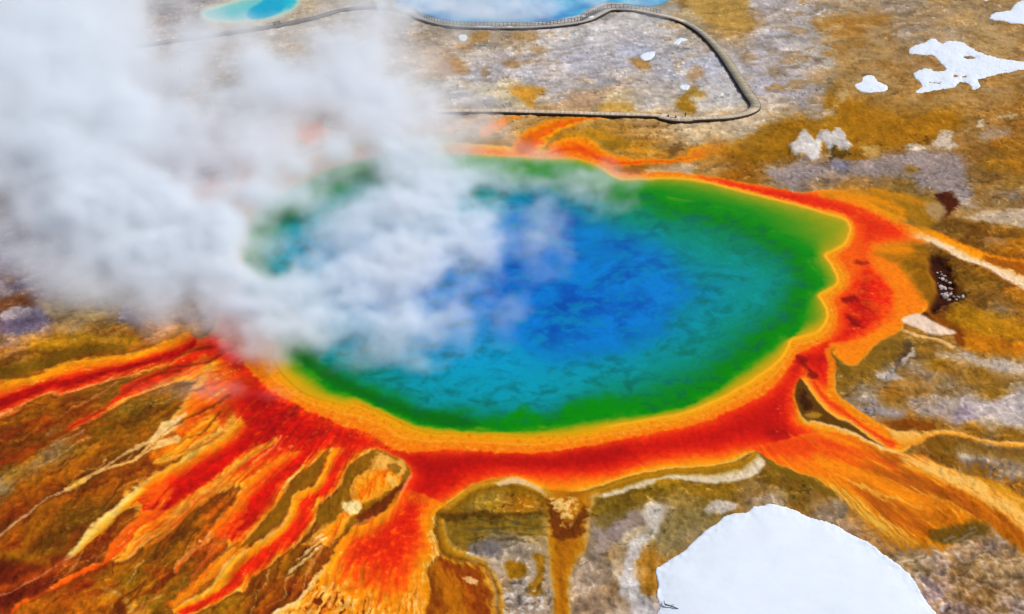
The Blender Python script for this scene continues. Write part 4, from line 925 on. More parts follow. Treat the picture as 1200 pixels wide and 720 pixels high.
def snow(outline, label, holes=(), step=1.0, thick=.45, ramp_px=10.0, base=0.0, rag=1.0):
    pts = P(outline); q = np.array(pts)
    x0, y0 = q.min(0) - 4; x1, y1 = q.max(0) + 4
    gx, gy = np.meshgrid(np.arange(x0, x1, step), np.arange(y0, y1, step))
    X, Y = gx.ravel(), gy.ravel(); ax, ay = unproject(X, Y)
    s = np.maximum(0.5, 1.0)
    jx = rag * (0.9 * fbm(ax / 2.2, ay / 2.2, 3, 51) + .5 * fbm(ax / .7, ay / .7, 2, 52)); jy = rag * (.7 * fbm(ax / 2.2, ay / 2.2, 3, 53) + .4 * fbm(ax / .7, ay / .7, 2, 54))
    def sd(p):
        cq = smooth(p, True, 4 if thick > .6 else 2); d = np.full(X.shape, 1e9); ins = np.zeros(X.shape, bool)
        for (a0, b0), (a1, b1) in zip(cq, np.roll(cq, -1, 0)):
            ex, ey = a1 - a0, b1 - b0; L = ex * ex + ey * ey + 1e-9; xx, yy = X + jx, Y + jy
            t = np.clip(((xx - a0) * ex + (yy - b0) * ey) / L, 0, 1); d = np.minimum(d, (xx - a0 - t * ex) ** 2 + (yy - b0 - t * ey) ** 2)
            ins ^= ((b0 > yy) != (b1 > yy)) & (xx < (a1 - a0) * (yy - b0) / (b1 - b0 + 1e-12) + a0)
        d = np.sqrt(d); return np.where(ins, d, -d)
    d = sd(pts)
    for h in holes: d = np.minimum(d, -sd(P(h)))
    edge = .10
    z = base + np.where(d > 0, edge + (thick - edge) * (1 - np.exp(-d / ramp_px)) + thick * .05 * fbm(ax / 6, ay / 6, 3, 55) * np.clip(d / ramp_px, 0, 1), edge + d * .5)
    # an edge vertex just outside the outline dips under the ground
    zg = np.array([0.0]) if base else None
    keep = d > -1.6 * step
    sh = gx.shape; I = np.arange(X.size).reshape(sh)
    QQ = np.stack([I[:-1, :-1], I[1:, :-1], I[1:, 1:], I[:-1, 1:]], -1).reshape(-1, 4)
    QQ = QQ[keep[QQ].all(1)]
    used, inv = np.unique(QQ, return_inverse=True)
    gz = 0.0
    if not base:
        ii = np.clip(np.searchsorted(cols, X[used]), 0, nx - 1); jj = np.clip(np.searchsorted(rows, Y[used]), 0, ny - 1)
        gz = zz[jj * nx + ii]
        gz = gz * (np.exp(-np.clip(d[used], 0, None) / 7) if thick > .6 else .35 + .65 * np.exp(-np.clip(d[used], 0, None) / 2))
    VV = np.stack([ax[used], ay[used], z[used] + gz], -1)
    c = VV.mean(0); c[2] = base
    me = mesh_np('snow_patch', VV - c, inv.reshape(-1, 4))
    o = link('snow_patch', me, M_SNOW); o.location = c
    return tag(o, label, 'snow', 'snow patches lying on the flats')

snow("776,740 769,722 773,712 769,700 771,688 768,670 773,664 788,655 800,648 820,628 840,614 848,606 862,603 874,603 880,597 886,595 904,592.5 928,597 950,607 976,615 990,623 1016,638 1044,658 1066,676 1082,702 1098,722 1112,745 1090,776 1000,800 880,800 800,782",
     "huge rounded white snow patch in the foreground at the bottom edge", step=1.5, thick=.8, ramp_px=26)
snow("1065,59 1072,54 1082,52 1088,47.5 1096,46.5 1103,52.5 1112,49 1126,51 1140,58 1152,64 1166,68 1172,70 1200,73.5 1240,77 1240,86 1200,82.5 1176,86 1152,92 1145,94 1149,102 1140,105 1134,98 1124,96 1119,103 1096,106 1080,110 1072,109 1081,102 1074,94 1070,86 1084,81 1096,84.5 1109,83 1098,70 1090,65 1068,63.5",
     "large jagged white snow patch with a notch at the upper right", holes=("1128,67 1134,65.5 1142,67 1143,69 1133,69.5", "1117,89 1122,88.5 1122,91 1117,91.5", "1127,90 1131,89.5 1132,91.5 1127,91.5", "1088,97 1096,97 1104,98.5 1096,99.5 1088,98.5"), step=.6, thick=.4, ramp_px=4, rag=1.0)
snow("1002,100 1010,97 1012,90 1024,90 1028,96 1040,101.5 1038,107 1028,109 1014,109 1004,105", "small oval white snow patch alone on brown ground left of the jagged snow", step=.6, thick=.35, ramp_px=3, rag=.6)
snow("1160,22 1166,15.5 1184,13 1187,8 1200,0 1230,-6 1246,8 1240,30 1200,29.5 1176,26", "white snow patch cut off by the upper right corner", step=.8, thick=.4, ramp_px=4, rag=.8)
snow("1151,-2 1157,-3 1160,1 1154,2", "tiny white snow patch at the top edge beside the corner patch", step=.4, thick=.25, ramp_px=2, rag=.3)
snow("750,66.5 756,63 768,62.5 763,69.5 754,70.5", "small white snow patch above a tan spot inside the boardwalk loop", step=.4, thick=.3, ramp_px=2, rag=.4)
snow("788,52.5 794,47.5 798,45 806,48 798,50 796,53", "small pointed white snow patch near the curve of the boardwalk", step=.4, thick=.3, ramp_px=2, rag=.4)
snow("796,103 802,100 808,102.5 806,106 799,106", "small round white snow patch above the mustard spot inside the boardwalk loop", step=.4, thick=.3, ramp_px=2, rag=.3)
snow("537,45 541,41.5 547,43.5 546,48 540,48", "small round white snow patch just below the railing next to the steam", step=.4, thick=.3, ramp_px=2, rag=.3)

# ------------------------------------------------------------------ small solids
def bm_new(): return bmesh.new()
def bm_done(bm, name, mat, parent=None, smooth_=False):
    me = bpy.data.meshes.new(name); bm.normal_update(); bm.to_mesh(me); bm.free()
    if smooth_:
        for p in me.polygons: p.use_smooth = True
    return link(name, me, mat, parent)
def add_box(bm, c, s, rot=None, bev=0.0):
    r = bmesh.ops.create_cube(bm, size=1.0); vs = r['verts']
    bmesh.ops.scale(bm, verts=vs, vec=s)
    if bev: 
        es = list({e for v in vs for e in v.link_edges}); q = bmesh.ops.bevel(bm, geom=es, offset=bev, segments=1, affect='EDGES'); vs = list({v for f in q['faces'] for v in f.verts} | set(v for v in vs if v.is_valid))
    if rot is not None: bmesh.ops.rotate(bm, verts=vs, cent=(0, 0, 0), matrix=rot)
    bmesh.ops.translate(bm, verts=vs, vec=c)
    return vs

# ------------------------------------------------------------------ boardwalk
M_DECK = tinted('weathered_planks', .85, .2, .12, 2.0, .01)
M_BEAM = plain('dark_beam', (80, 62, 50), .9, .3, 3.0)
M_RAIL = plain('grey_rail_wood', (104, 104, 110), .85, .25, 4.0)
M_RAILD = plain('dark_rail_wood', (70, 72, 78), .85, .25, 4.0)
DECK_Z = .80

def path(pts_px, z=DECK_Z, step=.3):
    q = smooth(P(pts_px), False, 8); x, y = unproject(q[:, 0], q[:, 1], z); w = np.stack([x, y], -1)
    d = np.r_[0, np.cumsum(np.hypot(*np.diff(w, axis=0).T))]; s = np.arange(0, d[-1], step)
    p = np.stack([np.interp(s, d, w[:, 0]), np.interp(s, d, w[:, 1])], -1)
    k = 5; pad = np.pad(p, ((k, k), (0, 0)), mode='edge'); p2 = np.stack([np.convolve(pad[:, i], np.ones(2 * k + 1) / (2 * k + 1), 'valid') for i in (0, 1)], -1)
    p2[0], p2[-1] = p[0], p[-1]
    t = np.gradient(p2, axis=0); t /= np.hypot(t[:, 0], t[:, 1])[:, None] + 1e-9
    return p2, t, s

BOARD = "90,58 140,56 165,52.5 210,46 255,40 300,33 324,29.5 350,24 375,18.5 402,11 440,8 478,13.5 490,20 505,25 520,28.5 540,30.5 560,31.5 580,32 600,32 620,31.5 640,30.5 660,28.5 680,25.5 692,21.5 702,16 713,11 724,10.5 745,11.5 770,16.5 792,22 812,31 826,41 838,53 850,68 860,83 869,97 878,111 884,119 885.5,125 880,130 868,134 850,137 828,138 806,139 788,138.5 770,135 740,134 700,133 660,131.5 620,130.5 580,129.5 545,129.5 524,129.5 508,130"
bp, bt, bs = path(BOARD)
bpx, bpy_ = project(bp[:, 0], bp[:, 1], np.full(len(bp), DECK_Z))
nrm = np.stack([-bt[:, 1], bt[:, 0]], -1)
HW = .98 + .24 * inside(np.abs(np.arange(len(bp)) - np.argmin(np.hypot(bpx - 864, bpy_ - 88))) - 110, 60) + .7 * inside(np.hypot(bpx - 792, (bpy_ - 139) * 2) - 18, 4) + .25 * inside(np.hypot(bpx - 700, bpy_ - 18) - 14, 5)
boardwalk = empty('boardwalk', (float(bp[0, 0]), float(bp[0, 1]), 0.0))
tag(boardwalk, 'long weathered plank boardwalk looping across the pale flats behind the spring', 'boardwalk')
base_ = np.array([boardwalk.location.x, boardwalk.location.y, 0.0])

def plank_mesh():
    V, Qd, T = [], [], []
    rs = np.random.RandomState(3)
    for i in range(len(bp) - 1):
        c = (bp[i] + bp[i + 1]) / 2; t = bt[i]; n = nrm[i]; h = HW[i] + rs.uniform(-.03, .05); L = .136
        zt = DECK_Z + rs.uniform(-.008, .008)
        k = len(V)
        for z in (zt, zt - .05):
            for a, b in ((-1, -1), (1, -1), (1, 1), (-1, 1)):
                p = c + t * L * a + n * h * b; V.append((p[0], p[1], z))
        Qd += [(k, k + 1, k + 2, k + 3), (k + 7, k + 6, k + 5, k + 4), (k, k + 4, k + 5, k + 1), (k + 1, k + 5, k + 6, k + 2), (k + 2, k + 6, k + 7, k + 3), (k + 3, k + 7, k + 4, k)]
        u, v = bpx[i], bpy_[i]
        if v < 60 and u < 740: c0 = np.array([186, 182, 178])
        elif u > 800 and v < 126: c0 = np.array([172, 160, 138]) if v > 40 else np.array([172, 164, 152])
        else: c0 = np.array([222, 200, 174])
        if u < 470 and v < 100: c0 = np.array([120, 112, 108])
        c0 = c0 * (1 + rs.uniform(-.10, .10)); T += [c0] * 8
    return V, Qd, np.array(T)
pv, pq, pt = plank_mesh()
me = mesh_np('deck_planks', np.array(pv) - base_, pq, False); color_attr(me, albedo(pt))
o = link('deck_planks', me, M_DECK, boardwalk); o['kind'] = 'stuff'

def sweep(off, z0, z1, th, mat, name, i0=0, i1=None, parent=boardwalk):
    i1 = len(bp) if i1 is None else i1
    ii = list(range(i0, i1, 3));  ii = ii + [i1 - 1] if ii[-1] != i1 - 1 else ii
    V, Qd = [], []
    for i in ii:
        o_ = off if np.isscalar(off) else off[i]
        for d, z in ((o_ - th / 2, z0), (o_ + th / 2, z0), (o_ + th / 2, z1), (o_ - th / 2, z1)):
            p = bp[i] + nrm[i] * d; V.append((p[0] - base_[0], p[1] - base_[1], z))
    for k in range(len(ii) - 1):
        a, b = 4 * k, 4 * (k + 1)
        for j in range(4): Qd.append((a + j, a + (j + 1) % 4, b + (j + 1) % 4, b + j))
    e = 4 * (len(ii) - 1); Qd += [(3, 2, 1, 0), (e, e + 1, e + 2, e + 3)]
    return link(name, mesh_np(name, V, Qd, False), mat, parent)
sweep(-(HW + .06), .05, DECK_Z - .02, .10, M_BEAM, 'edge_beam')
sweep(HW + .06, .05, DECK_Z - .02, .10, M_BEAM, 'edge_beam')
# short legs under the beams: joined, none can be told apart from the air
bm = bm_new()
for i in range(4, len(bp), 9):
    for s in (-1, 1):
        p = bp[i] + nrm[i] * (HW[i] * .92 * s)
        add_box(bm, (p[0] - base_[0], p[1] - base_[1], .26), (.14, .14, .62))
o = bm_done(bm, 'support_posts', M_BEAM, boardwalk); o['kind'] = 'stuff'

# railing along the crater pool
ia = int(np.argmin(np.hypot(bpx - 482, bpy_ - 16))); ib = int(np.argmin(np.hypot(bpx - 774, bpy_ - 17)))
SIDE = HW * 1.0 - .06      # pool side is to the left of the walking direction
post_me = None; spacing = 4
for n_, i in enumerate(range(ia, ib, spacing)):
    p = bp[i] + nrm[i] * SIDE[i]
    if post_me is None:
        bm = bm_new(); add_box(bm, (0, 0, .56), (.12, .12, 1.16), bev=.012); add_box(bm, (0, 0, 1.15), (.15, .15, .035))
        o = bm_done(bm, 'railing_post', M_RAILD, boardwalk); post_me = o.data
    else:
        o = bpy.data.objects.new('railing_post', post_me); COL.objects.link(o); o.parent = boardwalk
    o.location = (p[0] - base_[0], p[1] - base_[1], DECK_Z - .01); o.rotation_euler = (0, 0, math.atan2(bt[i][1], bt[i][0]))
sweep(SIDE + .09, DECK_Z + 1.00, DECK_Z + 1.12, .05, M_RAIL, 'top_rail', ia, ib)
sweep(SIDE + .09, DECK_Z + .52, DECK_Z + .62, .05, M_RAIL, 'middle_rail', ia, ib)
sweep(SIDE + .09, DECK_Z + .08, DECK_Z + .17, .05, M_RAILD, 'toe_rail', ia, ib)

def on_deck(u, v, side=0.0, dz=0.0):
    i = int(np.argmin(np.hypot(bpx - u, bpy_ - v))); p = bp[i] + nrm[i] * (HW[i] * side)
    return Vector((p[0], p[1], DECK_Z + .012 + dz)), math.atan2(bt[i][1], bt[i][0])

# snow left on the planks
def deck_snow(u, v, L, W, label):
    loc, rz = on_deck(u, v, .35)
    rs = np.random.RandomState(int(u)); bm = bm_new(); n = 22
    ring = [bm.verts.new((L / 2 * math.cos(a) * (1 + rs.uniform(-.18, .18)), W / 2 * math.sin(a) * (1 + rs.uniform(-.2, .2)), -.02)) for a in np.linspace(0, 2 * math.pi, n, endpoint=False)]
    r2 = [bm.verts.new((w.co.x * .82, w.co.y * .78, .07 + rs.uniform(0, .02))) for w in ring]; top = bm.verts.new((0, 0, .10))
    for i in range(n):
        j = (i + 1) % n; bm.faces.new((ring[i], ring[j], r2[j], r2[i])); bm.faces.new((r2[i], r2[j], top))
    o = bm_done(bm, 'snow_patch', M_SNOW, None, True); o.location = loc; o.rotation_euler = (0, 0, rz)
    return tag(o, label, 'snow', 'snow left on the boardwalk planks')
deck_snow(567, 31, 5.2, 1.2, 'long white strip of snow lying on the boardwalk behind the railing near the steam')
deck_snow(597, 32, 2.0, 1.0, 'short white strip of snow on the boardwalk at the middle of the railing')
deck_snow(694, 20, 2.6, 1.5, 'white heap of snow on the boardwalk beside the information panel')

# ------------------------------------------------------------------ bench, benches, panel, post
M_BENCH = plain('bench_wood', (196, 176, 150), .85, .2, 5.0)
M_LEG = plain('dark_bench_leg', (70, 66, 56), .9, .25, 5.0)
M_PANEL = plain('grey_panel_face', (150, 156, 168), .5, .1, 8.0)
def bench(loc, rz, seat_m, leg_m, label, n_slat=3, back=False):
    t = empty('bench', loc, rz); tag(t, label, 'bench')
    for k in range(n_slat):
        bm = bm_new(); add_box(bm, (0, (k - (n_slat - 1) / 2) * .17, .46), (2.3, .15, .05), bev=.01); bm_done(bm, 'seat_slat', seat_m, t)
    for s in (-1, 1):
        bm = bm_new(); add_box(bm, (s * .95, 0, .21), (.30, .46, .42), bev=.02); add_box(bm, (s * .95, 0, .415), (.34, .50, .04)); bm_done(bm, 'leg', leg_m, t)
    if back:
        for k in range(2):
            bm = bm_new(); add_box(bm, (0, .30, .66 + .2 * k), (2.3, .04, .15), bev=.008); bm_done(bm, 'back_slat', seat_m, t)
        for s in (-1, 1):
            bm = bm_new(); add_box(bm, (s * .95, .26, .62), (.08, .06, .75)); bm_done(bm, 'back_post', leg_m, t)
    return t
loc, rz = on_deck(787, 138.5, -.35)
bench(loc, rz, M_BENCH, M_LEG, 'low pale bench with two dark legs on the widened part of the lower boardwalk')
loc, rz = on_deck(325, 29, 0)
M_DARK = plain('dark_stained_wood', (58, 50, 50), .85, .25, 5.0)
bench(loc, rz, M_DARK, M_DARK, 'dark bench on the boardwalk below the turquoise pool', back=True)

loc, rz = on_deck(686, 23.5, .7)
pan = empty('information_panel', loc, rz); tag(pan, 'grey slanted information panel on dark posts at the bend of the railing', 'sign')
rot = Matrix.Rotation(R(-38), 3, 'X')
bm = bm_new(); add_box(bm, (0, 0, 1.12), (1.5, .95, .05), None, .01); bmesh.ops.rotate(bm, verts=bm.verts, cent=(0, 0, 1.12), matrix=Matrix.Rotation(R(35), 3, 'X')); bm_done(bm, 'panel', M_PANEL, pan)
bm = bm_new()
for c_, s_ in (((0, .5, 1.12), (1.64, .07, .09)), ((0, -.5, 1.12), (1.64, .07, .09)), ((.78, 0, 1.12), (.07, .93, .09)), ((-.78, 0, 1.12), (.07, .93, .09))): add_box(bm, c_, s_)
bmesh.ops.rotate(bm, verts=bm.verts, cent=(0, 0, 1.12), matrix=Matrix.Rotation(R(35), 3, 'X')); bm_done(bm, 'frame', M_DARK, pan)
for s in (-1, 1):
    bm = bm_new(); add_box(bm, (s * .6, .08, .54), (.11, .11, 1.12), bev=.01); bm_done(bm, 'post', M_DARK, pan)

loc, rz = on_deck(803.5, 139.5, -.8)
bm = bm_new(); add_box(bm, (0, 0, .42), (.26, .26, .86), bev=.02)
vs = add_box(bm, (0, 0, .88), (.32, .32, .06), bev=.015)
o = bm_done(bm, 'wooden_post', plain('reddish_post_wood', (120, 72, 46), .9, .25, 5.0)); o.location = loc; o.rotation_euler = (0, 0, rz)
tag(o, 'short reddish brown wooden post at the right end of the widened boardwalk', 'post')

# ------------------------------------------------------------------ pale rocks in the dark hollow, right
M_ROCK = plain('pale_rock', (196, 180, 174), .8, .4, 3.0, .05)
rock_pts = [(1098.5, 318.5, .5), (1103, 317, .45), (1103.5, 320.5, .5), (1107, 323, .9), (1104.5, 326.5, .95), (1101, 325, .5), (1108.5, 328.5, .6), (1099, 331, .5), (1113.5, 331, .75), (1103, 335.5, 1.1), (1107, 336, .9),
            (1114.5, 336.5, .8), (1109.5, 341, .7), (1104, 342.5, .8), (1108, 345.5, 1.25), (1114, 343, .7), (1118.5, 346, .9), (1124, 347, 1.0), (1128.5, 347.5, .8), (1121, 350.5, .7), (1112.5, 349.5, .6), (1116, 340, .5)]
M_ROCKD = plain('dull_rock', (150, 128, 116), .85, .45, 3.0, .05)
rock_meshes = []
for k in range(5):
    rs = np.random.RandomState(20 + k); bm = bm_new(); bmesh.ops.create_icosphere(bm, subdivisions=2, radius=.5)
    offs = [(Vector(rs.normal(size=3)).normalized(), rs.uniform(.27, .46)) for _ in range(9)]
    for v in bm.verts:
        for n_, d_ in offs:
            e = v.co.dot(n_) - d_
            if e > 0: v.co -= n_ * e * .9
        v.co.z *= .72
    me = bpy.data.meshes.new('rock'); bm.to_mesh(me); bm.free(); me.materials.append(M_ROCKD if k in (1, 2) else M_ROCK); rock_meshes.append(me)
rs = np.random.RandomState(5)
for k, (u, v, s) in enumerate(rock_pts):
    x, y = unproject(u, v, -.3); o = bpy.data.objects.new('rock', rock_meshes[k % 5]); COL.objects.link(o)
    x, y = float(x), float(y)
    o.location = (x, y, ground_z(x, y) + .10 * s); o.rotation_euler = (rs.uniform(-.3, .3), rs.uniform(-.3, .3), rs.uniform(0, 6.28)); f_ = rs.uniform(.65, 1.2) if k not in (14, 9, 18, 17) else 1.15
    o.scale = (s * 1.25 * f_, s * .9 * f_, s * f_)
    lab = {14: 'largest pale rock, low in the middle of the dark brown hollow', 9: 'big pale rock halfway down the left side of the dark hollow', 18: 'pale rock at the far right end of the row in the dark hollow',
           0: 'small pale rock at the upper left tip of the dark hollow', 19: 'lowest pale rock of the dark hollow, below the right row', 17: 'pale rock second from the right end of the row in the dark hollow'}
    tag(o, lab.get(k, 'jagged rock among others in the dark brown hollow beside the cream stream'), 'rock', 'pale rocks in the dark hollow')

# ------------------------------------------------------------------ broken branch on the big snow patch
bx0, by0 = [float(v) for v in unproject(785, 710.5, .5)]
bm = bm_new()
def limb(bm, pts, r0, r1, n=6):
    pts = [Vector(p) for p in pts]; prev = None
    for i, p in enumerate(pts):
        t = (pts[min(i + 1, len(pts) - 1)] - pts[max(i - 1, 0)]).normalized(); a = t.orthogonal().normalized(); b = t.cross(a)
        r = r0 + (r1 - r0) * i / (len(pts) - 1)
        ring = [bm.verts.new(p + (a * math.cos(q) + b * math.sin(q)) * r) for q in np.linspace(0, 2 * math.pi, n, endpoint=False)]
        if prev:
            for j in range(n): bm.faces.new((prev[j], prev[(j + 1) % n], ring[(j + 1) % n], ring[j]))
        else: bm.faces.new(ring[::-1])
        prev = ring
    bm.faces.new(prev)
limb(bm, [(-.55, .22, .02), (-.2, .05, .07), (.2, -.08, .06), (.6, -.3, .05), (.95, -.45, .0)], .10, .05)
limb(bm, [(-.52, .2, .04), (-.62, .5, .10), (-.58, .85, .05)], .08, .03)
limb(bm, [(.1, -.05, .07), (.35, .06, .14), (.55, .05, .16)], .045, .02)
limb(bm, [(.3, -.12, .06), (.42, -.35, .1), (.6, -.5, .08)], .04, .02)
o = bm_done(bm, 'branch', plain('grey_dead_wood', (106, 112, 124), .9, .25, 8.0), None, True)
o.location = (bx0, by0, .52); tag(o, 'dark broken branch lying on the edge of the huge foreground snow', 'branch')

# ------------------------------------------------------------------ steam: a volume, drifting left and away from the spring
STEAM_PTS = """30,30,4 100,50,5 60,100,5 150,20,2.8 190,20,.9 230,10,.45 265,8,.35 290,12,.22 320,10,.05 345,5,.1 400,20,.9 430,30,2 420,70,3 470,20,.9 500,20,.5 520,50,.3 480,60,1.1 500,90,1.1 530,110,.55
545,130,.35 532,130,.9 520,130,1.6 508,131,2.4 530,150,1.2 560,160,.7 590,165,.35 600,185,.3 240,40,2.0 190,60,.8 195,90,1 190,110,1 215,80,1.5 160,50,1 150,70,2 130,60,2.5 260,60,.7 270,100,.8 265,130,1 300,50,1.6 310,90,2.5
340,50,.8 350,65,.8 380,50,2 400,90,3.5 350,110,2.5 440,120,4 460,150,4 480,180,4 255,165,.8 280,165,.9 300,165,1.8 240,195,1 200,200,1 215,180,1.8 180,180,2.5 230,170,1.5 340,160,1.6 362,155,.8
370,170,.9 375,195,.8 290,200,.9 285,215,1.2 270,235,1.5 245,240,1.3 310,200,2.5 340,200,3 320,230,2.5 350,225,2 400,200,.7 400,215,.3 430,215,.35 380,220,1.2 415,206,.45 415,222,.35 395,228,.9 340,255,.25 360,258,.45 380,245,1.1
310,280,.6 300,300,.9 330,275,.7 360,290,.8 330,315,.25 315,322,.3 350,315,1.1 370,300,1 390,280,1.3 420,260,2 440,240,2 420,300,1.8 450,300,2.5 480,250,3.5 520,230,4 550,250,3 500,300,4 560,280,2.2
575,230,1.3 580,210,1.4 590,250,.15 610,230,.06 600,280,.4 630,285,.65 635,270,.45 650,260,.3 640,300,.2 600,310,.15 570,320,.4 530,330,.45 540,340,.9 590,350,.5 560,360,.6 520,360,1.2 500,390,.8
540,400,.5 560,405,.2 480,380,2 470,400,1 450,390,2 440,365,.9 470,375,.9 430,400,1.1 400,390,2 380,405,1.5 400,420,.35 420,415,.4 360,400,1.8 350,420,.3 340,405,.9 325,400,1.8 310,395,2.2 300,410,.8
285,405,2 275,415,.5 260,405,1.5 250,395,2 240,390,1.5 225,385,1.2 215,380,.8 210,390,.3 195,378,1 180,372,1.6 170,375,.8 160,370,.7 150,360,.9 130,350,1 110,340,1 90,320,.9 60,320,.6 70,300,1.2
40,290,.7 20,270,.7 8,240,.5 30,240,1.6 5,200,1.2 5,130,2 50,270,1.3 100,300,2 150,300,4 200,300,5 200,340,3.5 180,350,2.5 220,330,2.5 250,300,4.5 280,330,4.5 250,350,4 300,350,4.5 340,350,4 380,340,4
420,340,3.5 460,330,3.5 350,380,3 300,380,3.5 690,230,.9 680,215,.7 660,215,.5 640,200,.5 700,220,.9 720,235,.4 620,200,.8 600,195,1 740,225,.35 760,230,.15 680,250,.15 650,195,.4 750,300,0 700,300,.05
700,150,0 650,120,0 600,80,.03 550,70,.2 560,90,.1 900,100,0 640,400,0 600,450,0 450,450,0 300,450,0 200,430,0 100,430,0 50,400,0 10,330,.15 100,380,.05 650,350,0 700,270,0 620,150,0 600,120,.05
480,8,1.3 520,10,1.6 560,10,1.5 600,10,1.4 640,10,.9 670,5,.5 700,5,.5 740,3,.4 780,3,.4 600,20,.8 560,20,.9 520,18,.9 650,20,.4 600,30,0 560,30,.05 520,30,.1 650,27,0 690,18,.1 720,8,.15 500,28,.3 620,50,0 700,50,0 850,20,0 900,400,0 800,450,0 500,470,0 400,470,0 350,450,0
800,150,0 800,300,0 100,200,5 150,150,4.5 100,250,4.5 200,250,5 150,220,4.5 60,170,4 250,270,4.5 20,60,4 0,350,.1 0,420,0 150,420,0 230,420,0 820,8,0 820,60,0 140,390,0 560,440,0 680,440,0 200,150,2.6
-60,100,3 -60,200,1.2 -60,300,.2 -60,20,3 40,-60,3 200,-60,2 400,-60,1 560,-60,1.2 700,-60,.6 850,-60,0 1000,200,0 1100,500,0 290,-30,.4 950,250,0 900,320,0 1000,300,0 850,250,0 850,370,0 340,182,2.4 320,188,2.4 300,184,2.2 395,180,2.2 360,186,1.9 310,215,2.2 265,215,1.4 20,410,0 60,405,0 110,410,0 170,405,0 20,450,0 60,440,0 110,440,0 150,440,0 190,420,0 215,425,0 245,430,0 270,440,0 185,405,.05 0,390,0 1050,380,0 950,450,0 1150,300,0 800,230,0 760,260,0 740,340,0 1000,380,0 880,220,0 700,400,0 750,190,0 680,180,0 700,450,0"""
sp = []
for t in STEAM_PTS.split():
    v = [float(q) for q in t.split(',')]; sp.append((v[0], v[1], v[2]))
TAU = shepard(sp, 3.8)
gstep = .75
gx0, gx1, gy0, gy1 = -205.0, 75.0, 134.0, 470.0
gnx, gny = int((gx1 - gx0) / gstep), int((gy1 - gy0) / gstep)
gX, gY = np.meshgrid(gx0 + np.arange(gnx) * gstep, gy0 + np.arange(gny) * gstep)
fX, fY = gX.ravel(), gY.ravel()
# height of the drifting layer: low over the water, climbing downwind
sx, sy = -5.0, 195.0
drift = np.clip((-(fX - sx) * .75 + (fY - sy) * .55), 0, None)
zc = 2.4 + .060 * drift
sg = .95 + .026 * drift
crater = (fY > 330) & (fX > -42)
zc = np.where(crater, 2.0, zc); sg = np.where(crater, .9, sg)
u, v = project(fX, fY, zc)
tau = S(TAU, u.astype(np.float32), (v + 13 * sstep(320, 385, v)).astype(np.float32))
fade = np.clip((u + 115) / 60, 0, 1) * np.clip((v + 105) / 60, 0, 1) * np.clip((gx1 - fX) / 4, 0, 1) * np.clip((gy1 - fY) / 8, 0, 1) * np.clip((fX - gx0) / 8, 0, 1)
tau = np.clip(tau - .14, 0, None); tau = (tau + .35 * np.clip(tau - 1.2, 0, None)) * fade
dist = np.sqrt(fX ** 2 + fY ** 2 + (CAM_H - zc) ** 2); sindep = (CAM_H - zc) / dist
tau = tau * (1 + .9 * sstep(430, 200, u) * sstep(-20, 60, 330 - v) * np.maximum(sstep(25, 70, v), sstep(190, 140, u)))
tau = tau * (1 - .14 * sstep(300, 360, u) * sstep(560, 500, u) * sstep(210, 250, v) * sstep(400, 360, v))
rho = tau * sindep / (sg * 2.5066)
sme = bpy.data.meshes.new('steam'); sme.vertices.add(len(fX)); sme.vertices.foreach_set('co', np.stack([fX, fY, zc], -1).astype(np.float32).ravel())
for nm, arr in (('rho', rho), ('layer', zc), ('inv', 1 / sg), ('lump', 8.4 - 4.6 * np.clip(tau / 2.6, 0, 1))):
    a = sme.attributes.new(nm, 'FLOAT', 'POINT'); a.data.foreach_set('value', arr.astype(np.float32))
k = bpy.data.materials.new('steam'); k.use_nodes = True
nt = k.node_tree; nt.nodes.remove(nt.nodes['Principled BSDF'])
pv_ = nt.nodes.new('ShaderNodeVolumePrincipled'); pv_.inputs['Color'].default_value = (.905, .95, 1.0, 1); pv_.inputs['Density'].default_value = 1.2; pv_.inputs['Anisotropy'].default_value = 0.0
nt.links.new(pv_.outputs[0], nt.nodes['Material Output'].inputs['Volume'])
M_STEAM = k

ng = bpy.data.node_groups.new('steam_field', 'GeometryNodeTree')
ng.interface.new_socket('Geometry', in_out='INPUT', socket_type='NodeSocketGeometry'); ng.interface.new_socket('Geometry', in_out='OUTPUT', socket_type='NodeSocketGeometry')
N = ng.nodes; L = ng.links
gi = N.new('NodeGroupInput'); go_ = N.new('NodeGroupOutput')
def gm(op, a, b=None, c=None):
    n = N.new('ShaderNodeMath'); n.operation = op
    for i, q in enumerate((a, b, c)):
        if q is None: continue
        if isinstance(q, (int, float)): n.inputs[i].default_value = q
        else: L.new(q, n.inputs[i])
    return n.outputs[0]
pos = N.new('GeometryNodeInputPosition')
def gnoise(scale, detail, vec, w3=False, rough=.55):
    n = N.new('ShaderNodeTexNoise'); n.inputs['Scale'].default_value = scale; n.inputs['Detail'].default_value = detail; n.inputs['Roughness'].default_value = rough
    L.new(vec, n.inputs['Vector']); return n.outputs[1 if w3 else 0]
def vm(op, a, b):
    n = N.new('ShaderNodeVectorMath'); n.operation = op
    for i, q in enumerate((a, b)):
        if isinstance(q, tuple): n.inputs[i].default_value = q
        elif isinstance(q, (int, float)): n.inputs[3].default_value = q
        else: L.new(q, n.inputs[i])
    return n.outputs[0]
w1 = vm('SCALE', vm('SUBTRACT', gnoise(.10, 4, pos.outputs[0], True), (.5, .5, .5)), 7.0)
w2 = vm('SCALE', vm('SUBTRACT', gnoise(.30, 5, pos.outputs[0], True), (.5, .5, .5)), 3.2)
pw = vm('ADD', pos.outputs[0], vm('ADD', w1, w2))
sx_ = N.new('ShaderNodeSeparateXYZ'); L.new(pw, sx_.inputs[0])
s0 = N.new('ShaderNodeSeparateXYZ'); L.new(pos.outputs[0], s0.inputs[0])
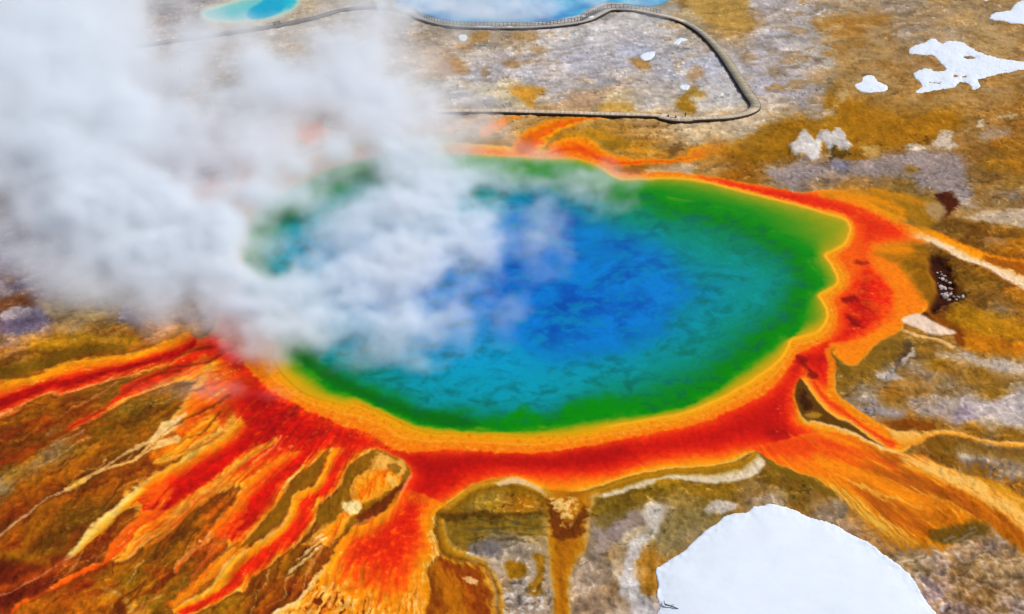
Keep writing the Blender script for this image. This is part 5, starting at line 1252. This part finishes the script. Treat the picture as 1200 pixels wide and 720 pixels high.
ix = gm('MINIMUM', gm('MAXIMUM', gm('ROUND', gm('DIVIDE', gm('SUBTRACT', sx_.outputs[0], gx0), gstep)), 0), gnx - 1)
iy = gm('MINIMUM', gm('MAXIMUM', gm('ROUND', gm('DIVIDE', gm('SUBTRACT', sx_.outputs[1], gy0), gstep)), 0), gny - 1)
ind = gm('ADD', ix, gm('MULTIPLY', iy, float(gnx)))
def samp(nm):
    a = N.new('GeometryNodeInputNamedAttribute'); a.data_type = 'FLOAT'; a.inputs[0].default_value = nm
    s = N.new('GeometryNodeSampleIndex'); s.data_type = 'FLOAT'; s.domain = 'POINT'
    L.new(gi.outputs[0], s.inputs['Geometry']); L.new(a.outputs[0], s.inputs['Value']); L.new(ind, s.inputs['Index']); return s.outputs[0]
r_, z_, i_, l_ = samp('rho'), samp('layer'), samp('inv'), samp('lump')
q = gm('MULTIPLY', gm('SUBTRACT', sx_.outputs[2], z_), i_)
prof = gm('EXPONENT', gm('MULTIPLY', gm('MULTIPLY', q, q), -.5))
nb = gnoise(.088, 8, vm('ADD', pos.outputs[0], vm('SCALE', w2, .6)), rough=.58)
mod = gm('MAXIMUM', gm('ADD', gm('MULTIPLY', gm('SUBTRACT', nb, .5), l_), 1.0), .04)
den = gm('MULTIPLY', gm('MULTIPLY', r_, prof), mod)
den = gm('MAXIMUM', gm('SUBTRACT', den, .004), 0.0)
# nothing below the ground
den = gm('MULTIPLY', den, gm('GREATER_THAN', s0.outputs[2], .25))
vc = N.new('GeometryNodeVolumeCube')
L.new(den, vc.inputs['Density'])
ZT = 36.0
vc.inputs['Min'].default_value = (gx0, gy0, 0.0); vc.inputs['Max'].default_value = (gx1, gy1, ZT)
VOX = .62
vc.inputs['Resolution X'].default_value = int((gx1 - gx0) / VOX); vc.inputs['Resolution Y'].default_value = int((gy1 - gy0) / VOX); vc.inputs['Resolution Z'].default_value = int(ZT / VOX)
sm_ = N.new('GeometryNodeSetMaterial'); sm_.inputs['Material'].default_value = M_STEAM
L.new(vc.outputs[0], sm_.inputs[0]); L.new(sm_.outputs[0], go_.inputs[0])
steam = link('steam', sme, M_STEAM)
md = steam.modifiers.new('steam_field', 'NODES'); md.node_group = ng
tag(steam, 'white steam billowing off the hot spring and drifting left', None, None, 'stuff')
